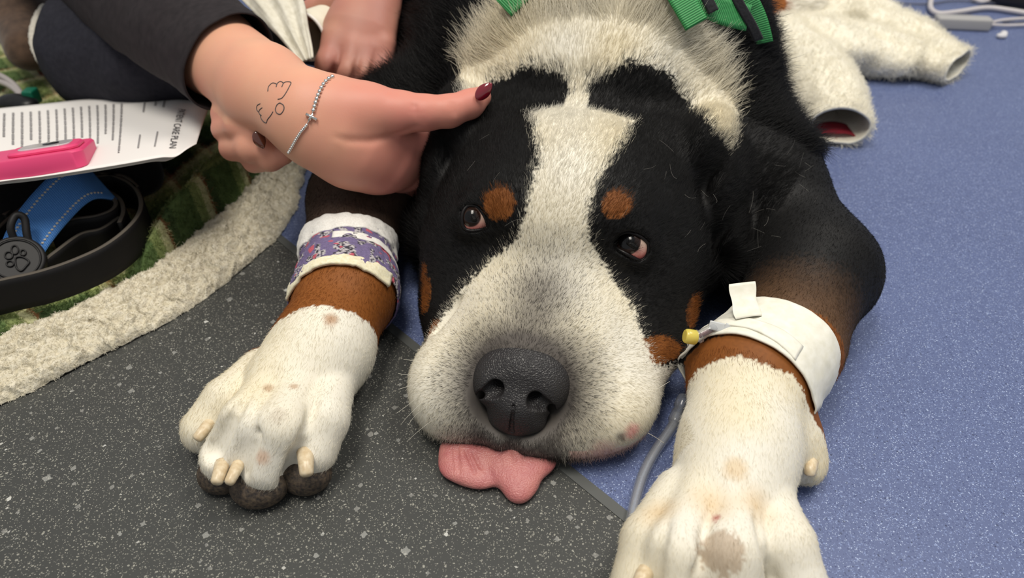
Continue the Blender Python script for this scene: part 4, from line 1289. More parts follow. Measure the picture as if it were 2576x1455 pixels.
# clothes of the kneeling person
M_JACKET = cloth('charcoal_jacket', srgb(38, 34, 36), srgb(48, 43, 45), 120.0, 0.85, 0.15, 0.001, 0.0)
def sleeve(name, pts, radii, mat, parent, th=0.0022, nt=72, ns=40, wr=0.004, seed=1, squash=0.85, cuff=0.0):
    C_ = spline([PD(*p) for p in pts], ns // (len(pts) - 1)); n = len(C_)
    R_ = np.interp(np.linspace(0, 1, n), np.linspace(0, 1, len(radii)), radii)
    T = np.gradient(C_, axis=0); T /= np.linalg.norm(T, axis=1, keepdims=True)
    th_ = np.linspace(0, 2 * math.pi, nt, endpoint=False)
    G = np.zeros((n, nt, 3)); Gd = np.zeros_like(G)
    for i in range(n):
        f = FW - T[i] * (FW @ T[i]); f /= np.linalg.norm(f); s = np.cross(T[i], f)
        for j, t in enumerate(th_):
            d = s * math.cos(t) + f * math.sin(t) * squash
            G[i, j] = C_[i] + d * R_[i]; Gd[i, j] = d / np.linalg.norm(d)
    w = NZ(G.reshape(-1, 3) + seed, 22).reshape(n, nt) * wr + NZ(G.reshape(-1, 3) + seed, 55).reshape(n, nt) * wr * 0.4
    G = G + Gd * w[..., None]
    return sheet(name, G, Gd, th, mat, parent)
sleeve('jacket_sleeve', [(574, 160, .642), (450, 62, .71), (250, -80, .83), (40, -240, .96)], [.0470, .052, .062, .075], M_JACKET, person, wr=0.0035, seed=3, th=0.0016, squash=0.72)
M_TROUS = cloth('navy_trousers', srgb(34, 34, 42), srgb(44, 44, 52), 200.0, 0.85, 0.15, 0.001, 0.0)
def volume(name, prims, lo, hi, h, mat, parent, floor=None, smooth=2, wr=0.0, wf=20):
    f = Field(*[np.arange(lo[d], hi[d], h) for d in range(3)])
    for p in prims:
        if p[0] == 'e': f.ell(p[1], p[2], p[3])
        else: f.cone(p[1], p[2], p[3], p[4], p[5])
    if floor is not None: f.floor(floor)
    V, Q = f.mesh(smooth)
    if wr:
        V = V + vnorm(V, Q) * (NZ(V, wf) * wr + NZ(V, wf * 2.7) * wr * 0.4)[:, None]
    return raw_mesh(name, V, Q, mat, parent)
kA, kB, kC = PD(215, 150, .83), PD(430, 170, .80), PD(520, -40, 1.02)
volume('trouser_leg', [('c', PD(268, 130, .86), PD(360, 145, .83), .062, .058, .03), ('c', PD(360, 145, .83), PD(520, 150, .80), .058, .045, .03), ('c', PD(268, 130, .86), PD(430, -120, 1.1), .062, .09, .03)],
       (-0.68, 0.62, 0.0), (-0.20, 1.32, 0.30), 0.005, M_TROUS, person, 0.002, wr=0.005)
bt = volume('boot', [('c', PD(62, 60, .99), PD(30, -60, 1.12), .036, .05, .02), ('c', PD(62, 60, .99), PD(70, 125, .93), .036, .026, .02)], (-0.85, 0.75, 0.0), (-0.45, 1.4, 0.30), 0.005, cloth('brown_suede', srgb(74, 58, 48), srgb(104, 82, 66), 90.0), person, 0.002)
bt['label'] = 'brown suede boot'
rb = spline([PD(118, 22, .93), PD(98, 48, .915), PD(86, 85, .90), PD(88, 120, .885), PD(104, 158, .87)], 12)
sole = tube('boot_sole', rb, [0.0075 + 0.0009 * math.sin(i * 2.6) - 0.00008 * i for i in range(len(rb))], cloth('white_ribbed_sole', srgb(206, 198, 184), srgb(232, 226, 212), 200.0), bt, sides=12)

# second helper, behind: hand reaching down, cream cuff, dark trousers
B1 = Px((-0.34, 0.58, 0.02), (-0.08, 1.02, 0.36), 0.002)
B1.chain([(990, -120, .80), (940, -30, .765), (925, 20, .755)], [.030, .0285, .030], 0.012, squash=(FW, 0.7))
B1.chain([(925, 20, .755), (905, 80, .745), (890, 125, .740)], [.030, .034, .030], 0.014, squash=(FW, 0.6))
for a_, b_, c_, r_ in (((848, 100, .738), (830, 160, .732), (812, 215, .75), .0132), ((892, 125, .734), (880, 180, .728), (872, 240, .742), .0130), ((930, 130, .735), (922, 185, .730), (915, 245, .744), .0122), ((965, 115, .740), (960, 170, .738), (955, 230, .752), .0112)):
    B1.chain([a_, b_, c_], [r_ * 1.1, r_, r_ * 0.88], 0.006)
B1.chain([(905, 20, .765), (840, 5, .775), (770, 30, .780)], [.020, .014, .0105], 0.008)
for g in ([(858, 118), (846, 160), (836, 205)], [(902, 128), (897, 165), (892, 212)], [(944, 128), (940, 165), (934, 212)]):
    mp = []
    for x, y in g:
        r = ray(x, y); t = 0.6
        for _ in range(80):
            v_ = float(B1.f.sample((CAMP + r * t)[None])[0])
            if v_ < 0.0004: break
            t += max(0.7 * v_, 0.0004)
        mp.append(CAMP + r * t)
    B1.f.groove(mp, [-0.001, 0.0030, 0.005], 0.004)
BV, BQ = B1.f.mesh(2)
person2 = empty('person')
tag(person2, 'person in cream sweatshirt behind the dog reaching a hand down', 'person')
armb = raw_mesh('hand', BV, BQ, M_SKIN, person2)
vcol(armb, lr(np.tile(np.array(srgb(190, 140, 120)), (len(BV), 1)), np.array(srgb(176, 116, 104)), np.clip(0.5 + 0.7 * NZ(BV, 45), 0, 1)))
M_CREAM = cloth('cream_fleece', srgb(206, 200, 182), srgb(224, 219, 204), 160.0, 0.9, 0.3, 0.001)
sleeve('sweatshirt_cuff', [(962, -2, .77), (1010, -110, .82)], [.047, .06], M_CREAM, person2, wr=0.003, ns=16)
# hem of the sweatshirt hanging beside the first arm
hem = spline([np.array(q, float) for q in [(660, -40), (705, 20), (735, 75), (772, 150)]], 10)
HG = []
for i, (x, y) in enumerate(hem):
    row = []
    for j, w in enumerate(np.linspace(-1, 1, 25)):
        wid = 78 - 62 * (i / (len(hem) - 1)) ** 1.6
        d = .735 - 0.05 * (i / len(hem)) + 0.0035 * math.sin(j * 0.7 + i * 0.15) + 0.0008 * math.sin(j * 2.3)
        row.append(PD(x + w * wid * 0.85, y - w * wid * 0.30, d))
    HG.append(row)
HG = np.array(HG)
sheet('sweatshirt_hem', HG, np.tile(-FW, (*HG.shape[:2], 1)), 0.004, M_CREAM, person2, closed=False)
volume('trouser_leg', [('c', PD(1030, 150, .86), PD(1090, -150, 1.1), .062, .085, .03), ('c', PD(1030, 150, .86), PD(930, 230, .84), .062, .045, .03), ('c', PD(760, 40, .95), PD(1000, 80, .95), .06, .06, .03)],
       (-0.42, 0.62, 0.0), (0.02, 1.32, 0.36), 0.005, M_TROUS, person2, 0.002, wr=0.005)
# paper cup held by that hand
cupA, cupB = PD(768, 92, .748), PD(865, 45, .800)
cup = empty('paper_cup')
tag(cup, 'white paper cup tipped on its side in the helper\'s hand', 'cup')
x_, y_, z_ = frame_from(cupA, cupB, UP)
pr_ = []
for q, r in ((0, .0235), (0.3, .0228), (0.7, .0215), (1, .020)):
    pr_.append([cupA + z_ * (q * 0.06) + x_ * (r * math.cos(t)) + y_ * (r * math.sin(t)) for t in np.linspace(0, 2 * math.pi, 48, endpoint=False)])
pr_ = np.array(pr_); pd_ = pr_ - pr_.mean(1, keepdims=True); pd_ /= np.linalg.norm(pd_, axis=2, keepdims=True)
M_CUP = plain('cream_paper', srgb(226, 220, 200), 0.5)
sheet('cup_wall', pr_, pd_, 0.0009, M_CUP, cup)
tube('cup_rim', pr_[0], 0.0016, plain('white_rim', srgb(238, 234, 226), 0.45), cup, closed=True, sides=10)
lathe('cup_base', cupA + z_ * 0.057, cupA + z_ * 0.059, [(0, 0.0195), (1, 0.0195)], M_CUP, cup)

# ------------------------------------------------------------------ plaid blanket with a sherpa border
blanket = empty('blanket')
tag(blanket, 'green plaid fleece blanket with a cream sherpa border on the grey floor', 'blanket')
OUT = [(-260, 1130), (-120, 1085), (0, 1022), (60, 998), (200, 928), (330, 862), (450, 798), (560, 722), (650, 645), (710, 590), (742, 530), (760, 465), (775, 390), (800, 320)]
INN = [(-260, 960), (-120, 900), (0, 848), (60, 822), (180, 778), (290, 722), (395, 668), (470, 605), (540, 545), (600, 492), (645, 450), (690, 415), (728, 370), (760, 300)]
oc = spline([PZ(*q, 0.0) for q in OUT], 56); ic = spline([PZ(*q, 0.012) for q in INN], 56)
nsb, ntb = len(oc), 60
tt = np.linspace(0, 1, ntb)
prof_z = 0.010 * np.sin(np.pi * np.clip(tt * 1.02, 0, 1)) ** 0.7 + 0.008 * tt
prof_z -= 0.004 * np.exp(-((tt - 0.50) / 0.035) ** 2)
G = oc[:, None] * (1 - tt)[None, :, None] + ic[:, None] * tt[None, :, None]
G[..., 2] = prof_z[None] + 0.0006
fl_ = G.reshape(-1, 3)
def billow(P, f): return (1 - np.abs(NZ(P, f))) ** 2
nub = billow(fl_, 110) * 0.0040 + billow(fl_ + 4, 210) * 0.0034 + NZ(fl_, 30) * 0.003
amp = np.clip(np.minimum(tt / 0.04, (1 - tt) / 0.05), 0, 1)[None].repeat(nsb, 0).ravel()
edge = NZ(fl_ * 1.0 + 9, 110) * 0.0045 + NZ(fl_ + 2, 260) * 0.002
G = (fl_ + np.stack([edge * 0.6, edge, np.maximum(nub, -0.002) * (0.3 + 0.7 * amp)], 1)).reshape(nsb, ntb, 3)
G[..., 2] = np.maximum(G[..., 2], 0.0008)
M_SHERPA = cloth('cream_sherpa', srgb(206, 197, 172), srgb(228, 221, 202), 240.0, 0.95, 0.7, 0.0025, 0.3)
so = sheet('sherpa_border', G, np.tile([0, 0, 1.0], (nsb, ntb, 1)), 0.0007, M_SHERPA, blanket, closed=False)
so['label'] = 'cream sherpa border with a stitched groove'
Gs, Gq = G.reshape(-1, 3), np.array([[i * ntb + j, i * ntb + j + 1, (i + 1) * ntb + j + 1, (i + 1) * ntb + j] for i in range(nsb - 1) for j in range(ntb - 1)])
gN = vnorm(Gs, Gq); gN[gN[:, 2] < 0] *= -1
vis = np.where((Gs[Gq].mean(1)[:, 0] > -0.48), 1.0, 0.1)
nsp = int(70000 * HAIRS)
rgs = np.random.default_rng(17)
sp, spn, _ = sample_surface(Gs, Gq, gN, vis, nsp, 18)
swd = np.stack([NZ(sp, 300), NZ(sp + 3, 300), NZ(sp + 6, 300)], 1) + rgs.normal(0, 0.25, (nsp, 3))
shade_ = 0.86 + 0.16 * rgs.random((nsp, 1))
hair_object('sherpa_pile', sp, spn, swd, np.full(nsp, 0.0019) * (0.6 + 0.7 * rgs.random(nsp)), np.full(nsp, 0.6), np.full(nsp, 0.00018), np.tile(np.array(srgb(240, 233, 214)), (nsp, 1)) * shade_, M_HAIR, blanket, 19, wob=0.3)
# fleece inside the border
BACK = [(-700, 900), (-600, 700), (-520, 560), (-460, 470), (-380, 380), (-300, 300), (-200, 220), (-100, 150), (-20, 105), (90, 120), (230, 150), (400, 175), (560, 190), (700, 210)]
bc = spline([PZ(*q, 0.012) for q in BACK], 56)
nfb = 150
t2_ = np.linspace(0, 1, nfb)
FG = ic[:, None] * (1 - t2_)[None, :, None] + bc[:, None] * t2_[None, :, None]
sl_ = np.concatenate([[0], np.cumsum(np.linalg.norm(np.diff(ic, axis=0), axis=1))])
SS_ = sl_[:, None].repeat(nfb, 1); TTp = np.linalg.norm(FG - ic[:, None], axis=2)
f1 = FG.reshape(-1, 3)
z = 0.018 + NZ(f1, 14) * 0.008 + NZ(f1, 34) * 0.005
# rolled fold beside the border near the closed hand
fold = np.array([PZ(*q, 0.02) for q in [(420, 640), (480, 560), (540, 480), (600, 415), (660, 360)]])
dmin = np.full(len(f1), 1e9)
for a, b in zip(fold[:-1], fold[1:]):
    e = b - a; t = np.clip(((f1 - a)[:, :2] @ e[:2]) / (e[:2] @ e[:2]), 0, 1)
    dmin = np.minimum(dmin, np.linalg.norm((f1 - a - t[:, None] * e)[:, :2], axis=1))
z += 0.030 * np.exp(-(dmin / 0.020) ** 2) - 0.010 * np.exp(-((dmin - 0.042) / 0.010) ** 2)
wedge = ss(0, 0.012, TTp.ravel())
f1[:, 2] = np.maximum(0.009 * (1 - wedge) + z * wedge, 0.003)
FG = f1.reshape(nsb, nfb, 3)
def plaid(s, t, rnd):
    """woven check: broad dark green, lighter bands and thin red and cream lines"""
    green, light, cream_, red_, deep = (np.array(srgb(*c)) for c in ((98, 120, 72), (182, 192, 126), (255, 246, 200), (168, 72, 60), (48, 64, 42)))
    P = 0.085; s = s * 1.35; t = t * 1.35
    def stripe(x):
        x = (x + 0.012) % P
        k = np.zeros(len(x), int)                    # 0 green
        k[(x > 0.034) & (x < 0.052)] = 1             # light
        k[(x > 0.049) & (x < 0.061)] = 2             # cream
        k[(x > 0.060) & (x < 0.064)] = 3             # red
        k[(x > 0.064) & (x < 0.078)] = 4             # deep
        return k
    pal = np.stack([green, light, cream_, red_, deep])
    a, b = stripe(s + 0.003 * (rnd - .5)), stripe(t + 0.003 * (rnd[::-1] - .5))
    return 0.5 * pal[a] + 0.5 * pal[b]
rr2 = np.random.default_rng(8).random(nsb * nfb)
fleece = sheet('plaid_fleece', FG, np.tile([0, 0, 1.0], (nsb, nfb, 1)), 0.002, vc_material('plaid_fleece', 0.95, 500.0, 0.5), blanket, plaid(SS_.ravel(), TTp.ravel(), rr2), closed=False)
fq = np.array([[i * nfb + j, i * nfb + j + 1, (i + 1) * nfb + j + 1, (i + 1) * nfb + j] for i in range(nsb - 1) for j in range(nfb - 1)])
fN = vnorm(FG.reshape(-1, 3), fq); fN[fN[:, 2] < 0] *= -1
nfh = int(60000 * HAIRS)
fw8 = np.ones(len(fq))
uvP = np.stack([SS_.ravel(), TTp.ravel(), np.zeros(nsb * nfb)], 1)
rgf = np.random.default_rng(21)
Aq = 0.5 * np.linalg.norm(np.cross(FG.reshape(-1, 3)[fq[:, 2]] - FG.reshape(-1, 3)[fq[:, 0]], FG.reshape(-1, 3)[fq[:, 3]] - FG.reshape(-1, 3)[fq[:, 1]]), axis=1)
cc_ = FG.reshape(-1, 3)[fq].mean(1)
Aq = Aq * np.where(cc_[:, 0] > -0.62, 1, 0.1)
fi = np.searchsorted(np.cumsum(Aq), rgf.random(nfh) * Aq.sum())
ra_, rb2 = rgf.random((2, nfh, 1))
blq = lambda X: (X[fq[fi, 0]] * (1 - ra_) + X[fq[fi, 1]] * ra_) * (1 - rb2) + (X[fq[fi, 3]] * (1 - ra_) + X[fq[fi, 2]] * ra_) * rb2
hr, hn, hu = blq(FG.reshape(-1, 3)), blq(fN), blq(uvP)
pile = hair_object('fleece_pile', hr, hn, rgf.normal(0, 1, (nfh, 3)) + np.array([0.6, -0.6, 0]), np.full(nfh, 0.0042) * (0.7 + 0.6 * rgf.random(nfh)), np.full(nfh, 1.6), np.full(nfh, 0.00022),
                   plaid(hu[:, 0], hu[:, 1], rgf.random(nfh)) * (0.75 + 0.6 * rgf.random((nfh, 1))), M_HAIR, blanket, 5)

# ------------------------------------------------------------------ coiled black leash, blue webbing, round tag
M_LEATHER = NT('black_leather')
lco = M_LEATHER.add('ShaderNodeTexCoord').outputs['Object']
lnz = M_LEATHER.add('ShaderNodeTexNoise', i_Scale=260.0, i_Detail=4.0); M_LEATHER.link(lco, lnz.inputs['Vector'])
M_LEATHER.bump(lnz.outputs[0], 0.2, 0.0006); M_LEATHER.set(Base_Color=(*srgb(24, 23, 24), 1), Roughness=0.6, Specular_IOR_Level=0.2); M_LEATHER = M_LEATHER.m
M_LIT_EDGE = plain('painted_lit_edge', srgb(92, 86, 78), 0.8, 0.2)  # light on the strap's top edge, painted as a paler grey
leash = empty('leash')
tag(leash, 'coiled black leather leash standing on edge on the plaid blanket', 'leash')
def coil(pts, h, z0, th=0.0035):
    P = spline([PZ(x, y, z0 + h) for x, y in pts], 12)
    T = np.gradient(P, axis=0); T[:, 2] = 0; T /= np.linalg.norm(T, axis=1, keepdims=True)
    S = np.tile([0, 0, h / 2], (len(P), 1))
    C_ = P - S
    N = np.cross(T, [0, 0, 1.0])
    Gc = np.stack([C_ + S * w for w in np.linspace(-1, 1, 6)], 1)
    Nd = np.repeat(N[:, None], 6, 1)
    o = sheet('strap', Gc + Nd * th / 2, Nd, th, M_LEATHER, leash, closed=False)
    e = np.stack([P + N * w for w in np.linspace(-th / 2, th / 2, 3)], 1) + np.array([0, 0, 0.0003])
    sheet('strap_lit_edge', e, np.tile([0, 0, 1.0], (*e.shape[:2], 1)), 0.0006, M_LIT_EDGE, o, closed=False)
coil([(-120, 735), (0, 705), (95, 684), (180, 656), (262, 618), (322, 572), (352, 530), (350, 490), (322, 458), (262, 436), (180, 430)], 0.030, 0.024)
coil([(120, 575), (180, 552), (240, 543), (280, 528), (291, 508), (268, 490), (215, 482), (150, 478), (60, 500), (10, 540)], 0.030, 0.022)
coil([(300, 560), (310, 530), (300, 500), (262, 478), (200, 466), (120, 470), (40, 505), (-30, 560)], 0.030, 0.020)
coil([(-60, 640), (10, 560), (90, 500), (190, 455), (300, 440), (345, 470)], 0.036, 0.018)
coil([(-100, 700), (60, 690), (130, 640), (200, 590), (255, 575), (300, 545)], 0.026, 0.018)
gap_fill = volume('filler', [('c', PZ(-40, 560, .03), PZ(220, 470, .03), .045, .035, .02), ('c', PZ(220, 470, .03), PZ(330, 440, .03), .035, .03, .02), ('c', PZ(60, 390, .02), PZ(330, 390, .02), .034, .030, .02)], (-0.62, 0.4, 0.0), (-0.2, 0.9, 0.14), 0.004, cloth('black_fill', srgb(20, 20, 22), srgb(30, 30, 33), 300.0), None, 0.014, wr=0.004)  # black volume added to fill the dark area beneath the papers
tag(gap_fill, 'added black pouch under the papers on the plaid blanket', 'filler')

blue = empty('blue_strap')
tag(blue, 'bright blue webbing strap with two rows of white stitching', 'strap')
M_BLUEW = NT('blue_webbing')
bwc = M_BLUEW.add('ShaderNodeTexCoord').outputs['UV']
bw1 = M_BLUEW.add('ShaderNodeTexWave', i_Scale=9.0, bands_direction='X'); M_BLUEW.link(bwc, bw1.inputs['Vector'])
bw2 = M_BLUEW.add('ShaderNodeTexWave', i_Scale=9.0, bands_direction='Y'); M_BLUEW.link(bwc, bw2.inputs['Vector'])
bmul = M_BLUEW.add('ShaderNodeMath', operation='MULTIPLY'); M_BLUEW.link(bw1.outputs[1], bmul.inputs[0]); M_BLUEW.link(bw2.outputs[1], bmul.inputs[1])
M_BLUEW.link(M_BLUEW.ramp(bmul.outputs[0], [(0.0, srgb(52, 116, 200)), (0.6, srgb(110, 176, 246))]).outputs[0], M_BLUEW.p.inputs['Base Color'])
M_BLUEW.bump(bmul.outputs[0], 0.5, 0.0008); M_BLUEW.set(Roughness=0.7); M_BLUEW = M_BLUEW.m
bA, bB = PD(196, 462, .650), PD(66, 606, .618)
pe = np.array([RT * 38 - UP * 42]).ravel(); 
bpath = spline([bA + (bA - bB) * 0.35 + np.array([0, 0, -0.02]), bA, (bA + bB) / 2 + np.array([0, 0, 0.004]), bB, bB + (bB - bA) * 0.35 + np.array([0, 0, -0.012])], 10)
bS = np.tile(pe / FPX * 0.634, (len(bpath), 1))
bmesh_o = ribbon('webbing', bpath, bS, 0.0022, M_BLUEW, blue, nw=9, up=CAMP - bA)
M_STITCH = plain('cream_thread', srgb(222, 214, 196), 0.7)
stm = bpy.data.meshes.new('stitch'); bms = bmesh.new(); bmesh.ops.create_icosphere(bms, subdivisions=1, radius=1.0); bms.to_mesh(stm); bms.free(); stm.materials.append(M_STITCH)
bd_ = (bB - bA) / np.linalg.norm(bB - bA)
bn_ = np.cross(bd_, bS[0]); bn_ /= np.linalg.norm(bn_)
if bn_ @ (CAMP - bA) < 0: bn_ = -bn_
blen = np.concatenate([[0], np.cumsum(np.linalg.norm(np.diff(bpath, axis=0), axis=1))])
rows = [np.array([np.interp(d, blen, bpath[:, k]) for k in range(3)]) for d in np.arange(0.012, blen[-1] - 0.01, 0.0034)]
for row in (-0.62, 0.70):
    for c in rows:
        o = bpy.data.objects.new('stitch', stm); COL.objects.link(o); o.parent = blue
        o.location = c + bS[0] * row + bn_ * 0.0013
        o.scale = (0.0013, 0.0013, 0.0009)

tagr = empty('round_tag')
tag(tagr, 'round black rubber tag with an embossed paw print', 'tag')
M_RUB = plain('black_rubber', srgb(30, 29, 30), 0.5, 0.3)
def PTG(px, py, lift=0.0):         # on the face of the tag
    p = PD(px, py, .592); return p + tgn * lift
tgc = PD(40, 652, .592); tgn = CAMP - tgc; tgn = tgn / np.linalg.norm(tgn) * 0.75 + np.array([0, 0, 0.5]); tgn /= np.linalg.norm(tgn)
def on_tag(px, py, lift=0.0004):
    r = ray(px, py); t = ((tgc - CAMP) @ tgn) / (r @ tgn); return CAMP + r * t + tgn * lift
RT_ = 0.0208
lathe('tag_body', tgc - tgn * 0.010, tgc, [(0, RT_ * 0.9), (0.12, RT_), (0.75, RT_), (0.92, RT_ * 0.97), (1.0, RT_ * 0.9), (1.0, RT_ * 0.86), (0.95, RT_ * 0.84), (0.95, 0.0005)], M_RUB, tagr, 48)
xg, yg, zg = frame_from(tgc - tgn, tgc, RT)
tube('raised_ring', [tgc + RT_ * 0.80 * (xg * math.cos(a) + yg * math.sin(a)) for a in np.linspace(0, 2 * math.pi, 60, endpoint=False)], 0.0007, M_RUB, tagr, closed=True, sides=8)
for cx, cy, rx, ry in ((37, 629, 9, 11), (22, 643, 10, 9), (25, 664, 9, 7), (58, 636, 7, 7)):
    tube('paw_emblem', [on_tag(cx + rx * math.cos(a), cy + ry * math.sin(a)) for a in np.linspace(0, 2 * math.pi, 24, endpoint=False)], 0.0006, M_RUB, tagr, closed=True, sides=6)
tube('paw_emblem', [on_tag(x, y) for x, y in spline([np.array(q, float) for q in [(39, 650), (56, 647), (73, 658), (66, 670), (53, 682), (41, 673)]], 6, True)], 0.0007, M_RUB, tagr, closed=True, sides=6)
lp0 = on_tag(52, 596, -0.004)
tube('tag_loop', spline([on_tag(34, 600, -0.005), on_tag(28, 575, 0.002), on_tag(42, 548, 0.004), on_tag(62, 552, 0.002), on_tag(66, 585, -0.002), on_tag(70, 605, -0.006)], 8), 0.0030, M_RUB, tagr, sides=10)
tube('tag_strap', [on_tag(14, 700, -0.006), on_tag(0, 725, -0.008), on_tag(-20, 760, -0.010)], 0.0055, M_RUB, tagr, sides=10)

# ------------------------------------------------------------------ papers and phone
doc = empty('document')
tag(doc, 'stapled white care plan pages lying over the added black pouch', 'document')
M_PAPER = plain('white_paper', srgb(236, 232, 228), 0.6, 0.25)
def page_grid(z_far, z_near, dx=0.0, dy=0.0, sag=0.0):
    top = [(-420, 315), (-200, 292), (0, 272), (100, 262), (240, 248), (400, 243), (480, 250), (530, 262)]
    bot = [(-420, 530), (-200, 492), (0, 457), (100, 445), (240, 424), (370, 402), (440, 386), (494, 362)]
    a = spline([PZ(x + dx, y + dy * 0.3, z_far + 0.006 * math.sin(i * 1.1)) for i, (x, y) in enumerate(top)], 8)
    b = spline([PZ(x + dx, y + dy, z_near + 0.002 * math.sin(i * 1.3 + 1)) for i, (x, y) in enumerate(bot)], 8)
    t = np.linspace(0, 1, 30)
    Gp = a[:, None] * (1 - t)[None, :, None] + b[:, None] * t[None, :, None]
    n = len(a)
    wv = 0.0035 * np.sin(np.linspace(0, 9, n))[:, None] * np.sin(np.pi * t)[None] + sag * np.sin(np.pi * t)[None]
    Gp[..., 2] += wv - 0.002 * np.exp(-((np.arange(n) - n * 0.84) / 3.0) ** 2)[:, None] * (0.4 + t[None])
    return Gp
UPN = lambda Gp: np.tile([0, 0, 1.0], (*Gp.shape[:2], 1))
PG = page_grid(0.066, 0.112)
pg0 = sheet('page', PG, UPN(PG), 0.0003, M_PAPER, doc, closed=False)
for i, (dx, dy, dz) in enumerate(((-6, 3, -0.0018), (-12, 7, -0.0040), (-20, 10, -0.0062))):
    g_ = page_grid(0.066 + dz, 0.112 + dz * 1.4, dx, dy)
    sheet('page', g_, UPN(g_), 0.0003, M_PAPER, doc, closed=False)
npg = PG.shape[0]
# arc length along the page so that print keeps its size
plen = np.concatenate([[0], np.cumsum(np.linalg.norm(np.diff(PG[:, 15], axis=0), axis=1))])
def on_page(dist_from_top, frac, lift=0.0007):     # dist from the right-hand end (head of the page), frac far..near
    x = np.interp(plen[-1] - dist_from_top, plen, np.arange(npg)); y = frac * 29
    i, j = int(min(x, npg - 2)), int(min(y, 28)); fx, fy = x - i, y - j
    return (PG[i, j] * (1 - fx) + PG[i + 1, j] * fx) * (1 - fy) + (PG[i, j + 1] * (1 - fx) + PG[i + 1, j + 1] * fx) * fy + np.array([0, 0, lift])
M_PRINT = plain('grey_print', srgb(146, 143, 143), 0.7, 0.2)
M_PRINTD = plain('dark_print', srgb(70, 70, 74), 0.7, 0.2)
def page_text(body, size, dist, f0, f1, mat, name='heading'):
    cu = bpy.data.curves.new('tmp', 'FONT'); cu.body = body; cu.size = 1.0
    o = bpy.data.objects.new('tmp', cu); COL.objects.link(o)
    dg = bpy.context.evaluated_depsgraph_get()
    me = bpy.data.meshes.new_from_object(o.evaluated_get(dg))
    bpy.data.objects.remove(o); bpy.data.curves.remove(cu)
    bm = bmesh.new(); bm.from_mesh(me)
    bmesh.ops.subdivide_edges(bm, edges=[e for e in bm.edges if e.calc_length() > 0.3], cuts=2)
    xs = [v.co.x for v in bm.verts]; w = max(xs)
    for v in bm.verts:
        v.co = Vector(on_page(dist - v.co.y * size, f0 + (f1 - f0) * v.co.x / w))
    bm.to_mesh(me); bm.free(); me.name = name
    me.materials.clear(); me.materials.append(mat)
    ob = bpy.data.objects.new(name, me); COL.objects.link(ob); ob.parent = pg0
    return ob
page_text('PATIENT CARE PLAN', 0.0105, 0.028, 0.27, 0.90, M_PRINTD)
rl_ = np.random.default_rng(4)
LVs, LFs = [], []
def bar(d0, d1, fa, fb):
    k = 6
    b0 = len(LVs)
    for q in range(k + 1):
        f = fa + (fb - fa) * q / k
        LVs.append(on_page(d0, f)); LVs.append(on_page(d1, f))
    for q in range(k): LFs.append([b0 + 2 * q, b0 + 2 * q + 1, b0 + 2 * q + 3, b0 + 2 * q + 2])
for d, fa, fb in ((0.044, 0.10, 0.24), (0.052, 0.12, 0.20), (0.044, 0.66, 0.86), (0.062, 0.10, 0.30), (0.062, 0.66, 0.84)):
    bar(d, d + 0.0016, fa, fb)
for i in range(38):
    d = 0.082 + i * 0.0070; f = 0.12; end = rl_.uniform(0.5, 0.88)
    while f < end:
        w = rl_.uniform(0.03, 0.10); bar(d, d + 0.0018, f, min(f + w, end)); f += w + 0.012
raw_mesh('printed_lines', LVs, LFs, M_PRINT, pg0, smooth=False)

phone = empty('phone')
tag(phone, 'phone in a bright pink case lying on the care plan pages', 'phone')
M_PINK = plain('pink_silicone', srgb(226, 72, 122), 0.45, 0.35)
q1, q2 = PZ(204, 376, 0.124), PZ(-250, 446, 0.124)
e1p = q2 - q1; e1p /= np.linalg.norm(e1p)
e2p = np.cross([0, 0, 1.0], e1p); e2p = -e2p if e2p[1] < 0 else e2p
e2p = e2p * math.cos(0.30) - np.array([0, 0, math.sin(0.30)])
e3p = np.cross(e1p, e2p); e3p = -e3p if e3p[2] < 0 else e3p
hw_, hl_ = 0.037, 0.075
pc = q1 + e1p * hl_ + e2p * hw_ - e3p * 0.0075
def rbox(name, c, ax, half, rad, mat, parent, edge=0.0015):
    pts = []
    for sx, sy, a0 in ((1, 1, 0), (-1, 1, 90), (-1, -1, 180), (1, -1, 270)):
        for a in np.linspace(a0, a0 + 90, 9):
            pts.append((sx * (half[0] - rad) + rad * math.cos(math.radians(a)), sy * (half[1] - rad) + rad * math.sin(math.radians(a))))
    V = []; n = len(pts)
    lv = [(-half[2], 1 - edge / half[0]), (-half[2] + edge, 1), (half[2] - edge, 1), (half[2], 1 - edge / half[0])]
    for z, s in lv:
        V += [np.asarray(c) + ax[0] * (x * s) + ax[1] * (y * s) + ax[2] * z for x, y in pts]
    Fc = [[l * n + i, l * n + (i + 1) % n, (l + 1) * n + (i + 1) % n, (l + 1) * n + i] for l in range(3) for i in range(n)] + [list(range(n))[::-1], list(range(3 * n, 4 * n))]
    o = raw_mesh(name, V, Fc, mat, parent)
    m = o.modifiers.new('edge', 'EDGE_SPLIT'); m.split_angle = math.radians(35)
    return o
pax = (e1p, e2p, e3p)
rbox('pink_case', pc, pax, (hl_, hw_, 0.0075), 0.010, M_PINK, phone)
cc2 = pc - e1p * (hl_ - 0.030) - e2p * 0.006
rbox('camera_frame', cc2 + e3p * 0.0088, pax, (0.026, 0.022, 0.0022), 0.010, M_PINK, phone)
rbox('camera_glass', cc2 + e3p * 0.0112, pax, (0.019, 0.015, 0.0008), 0.008, plain('white_glass', srgb(206, 200, 204), 0.1, 0.6), phone, 0.0004)
lathe('camera_lens', cc2 + e3p * 0.0114 - e1p * 0.004, cc2 + e3p * 0.0130 - e1p * 0.004, [(0, 0.0062), (0.8, 0.0062), (1, 0.0052)], plain('black_lens', srgb(16, 16, 20), 0.08, 0.7), phone)

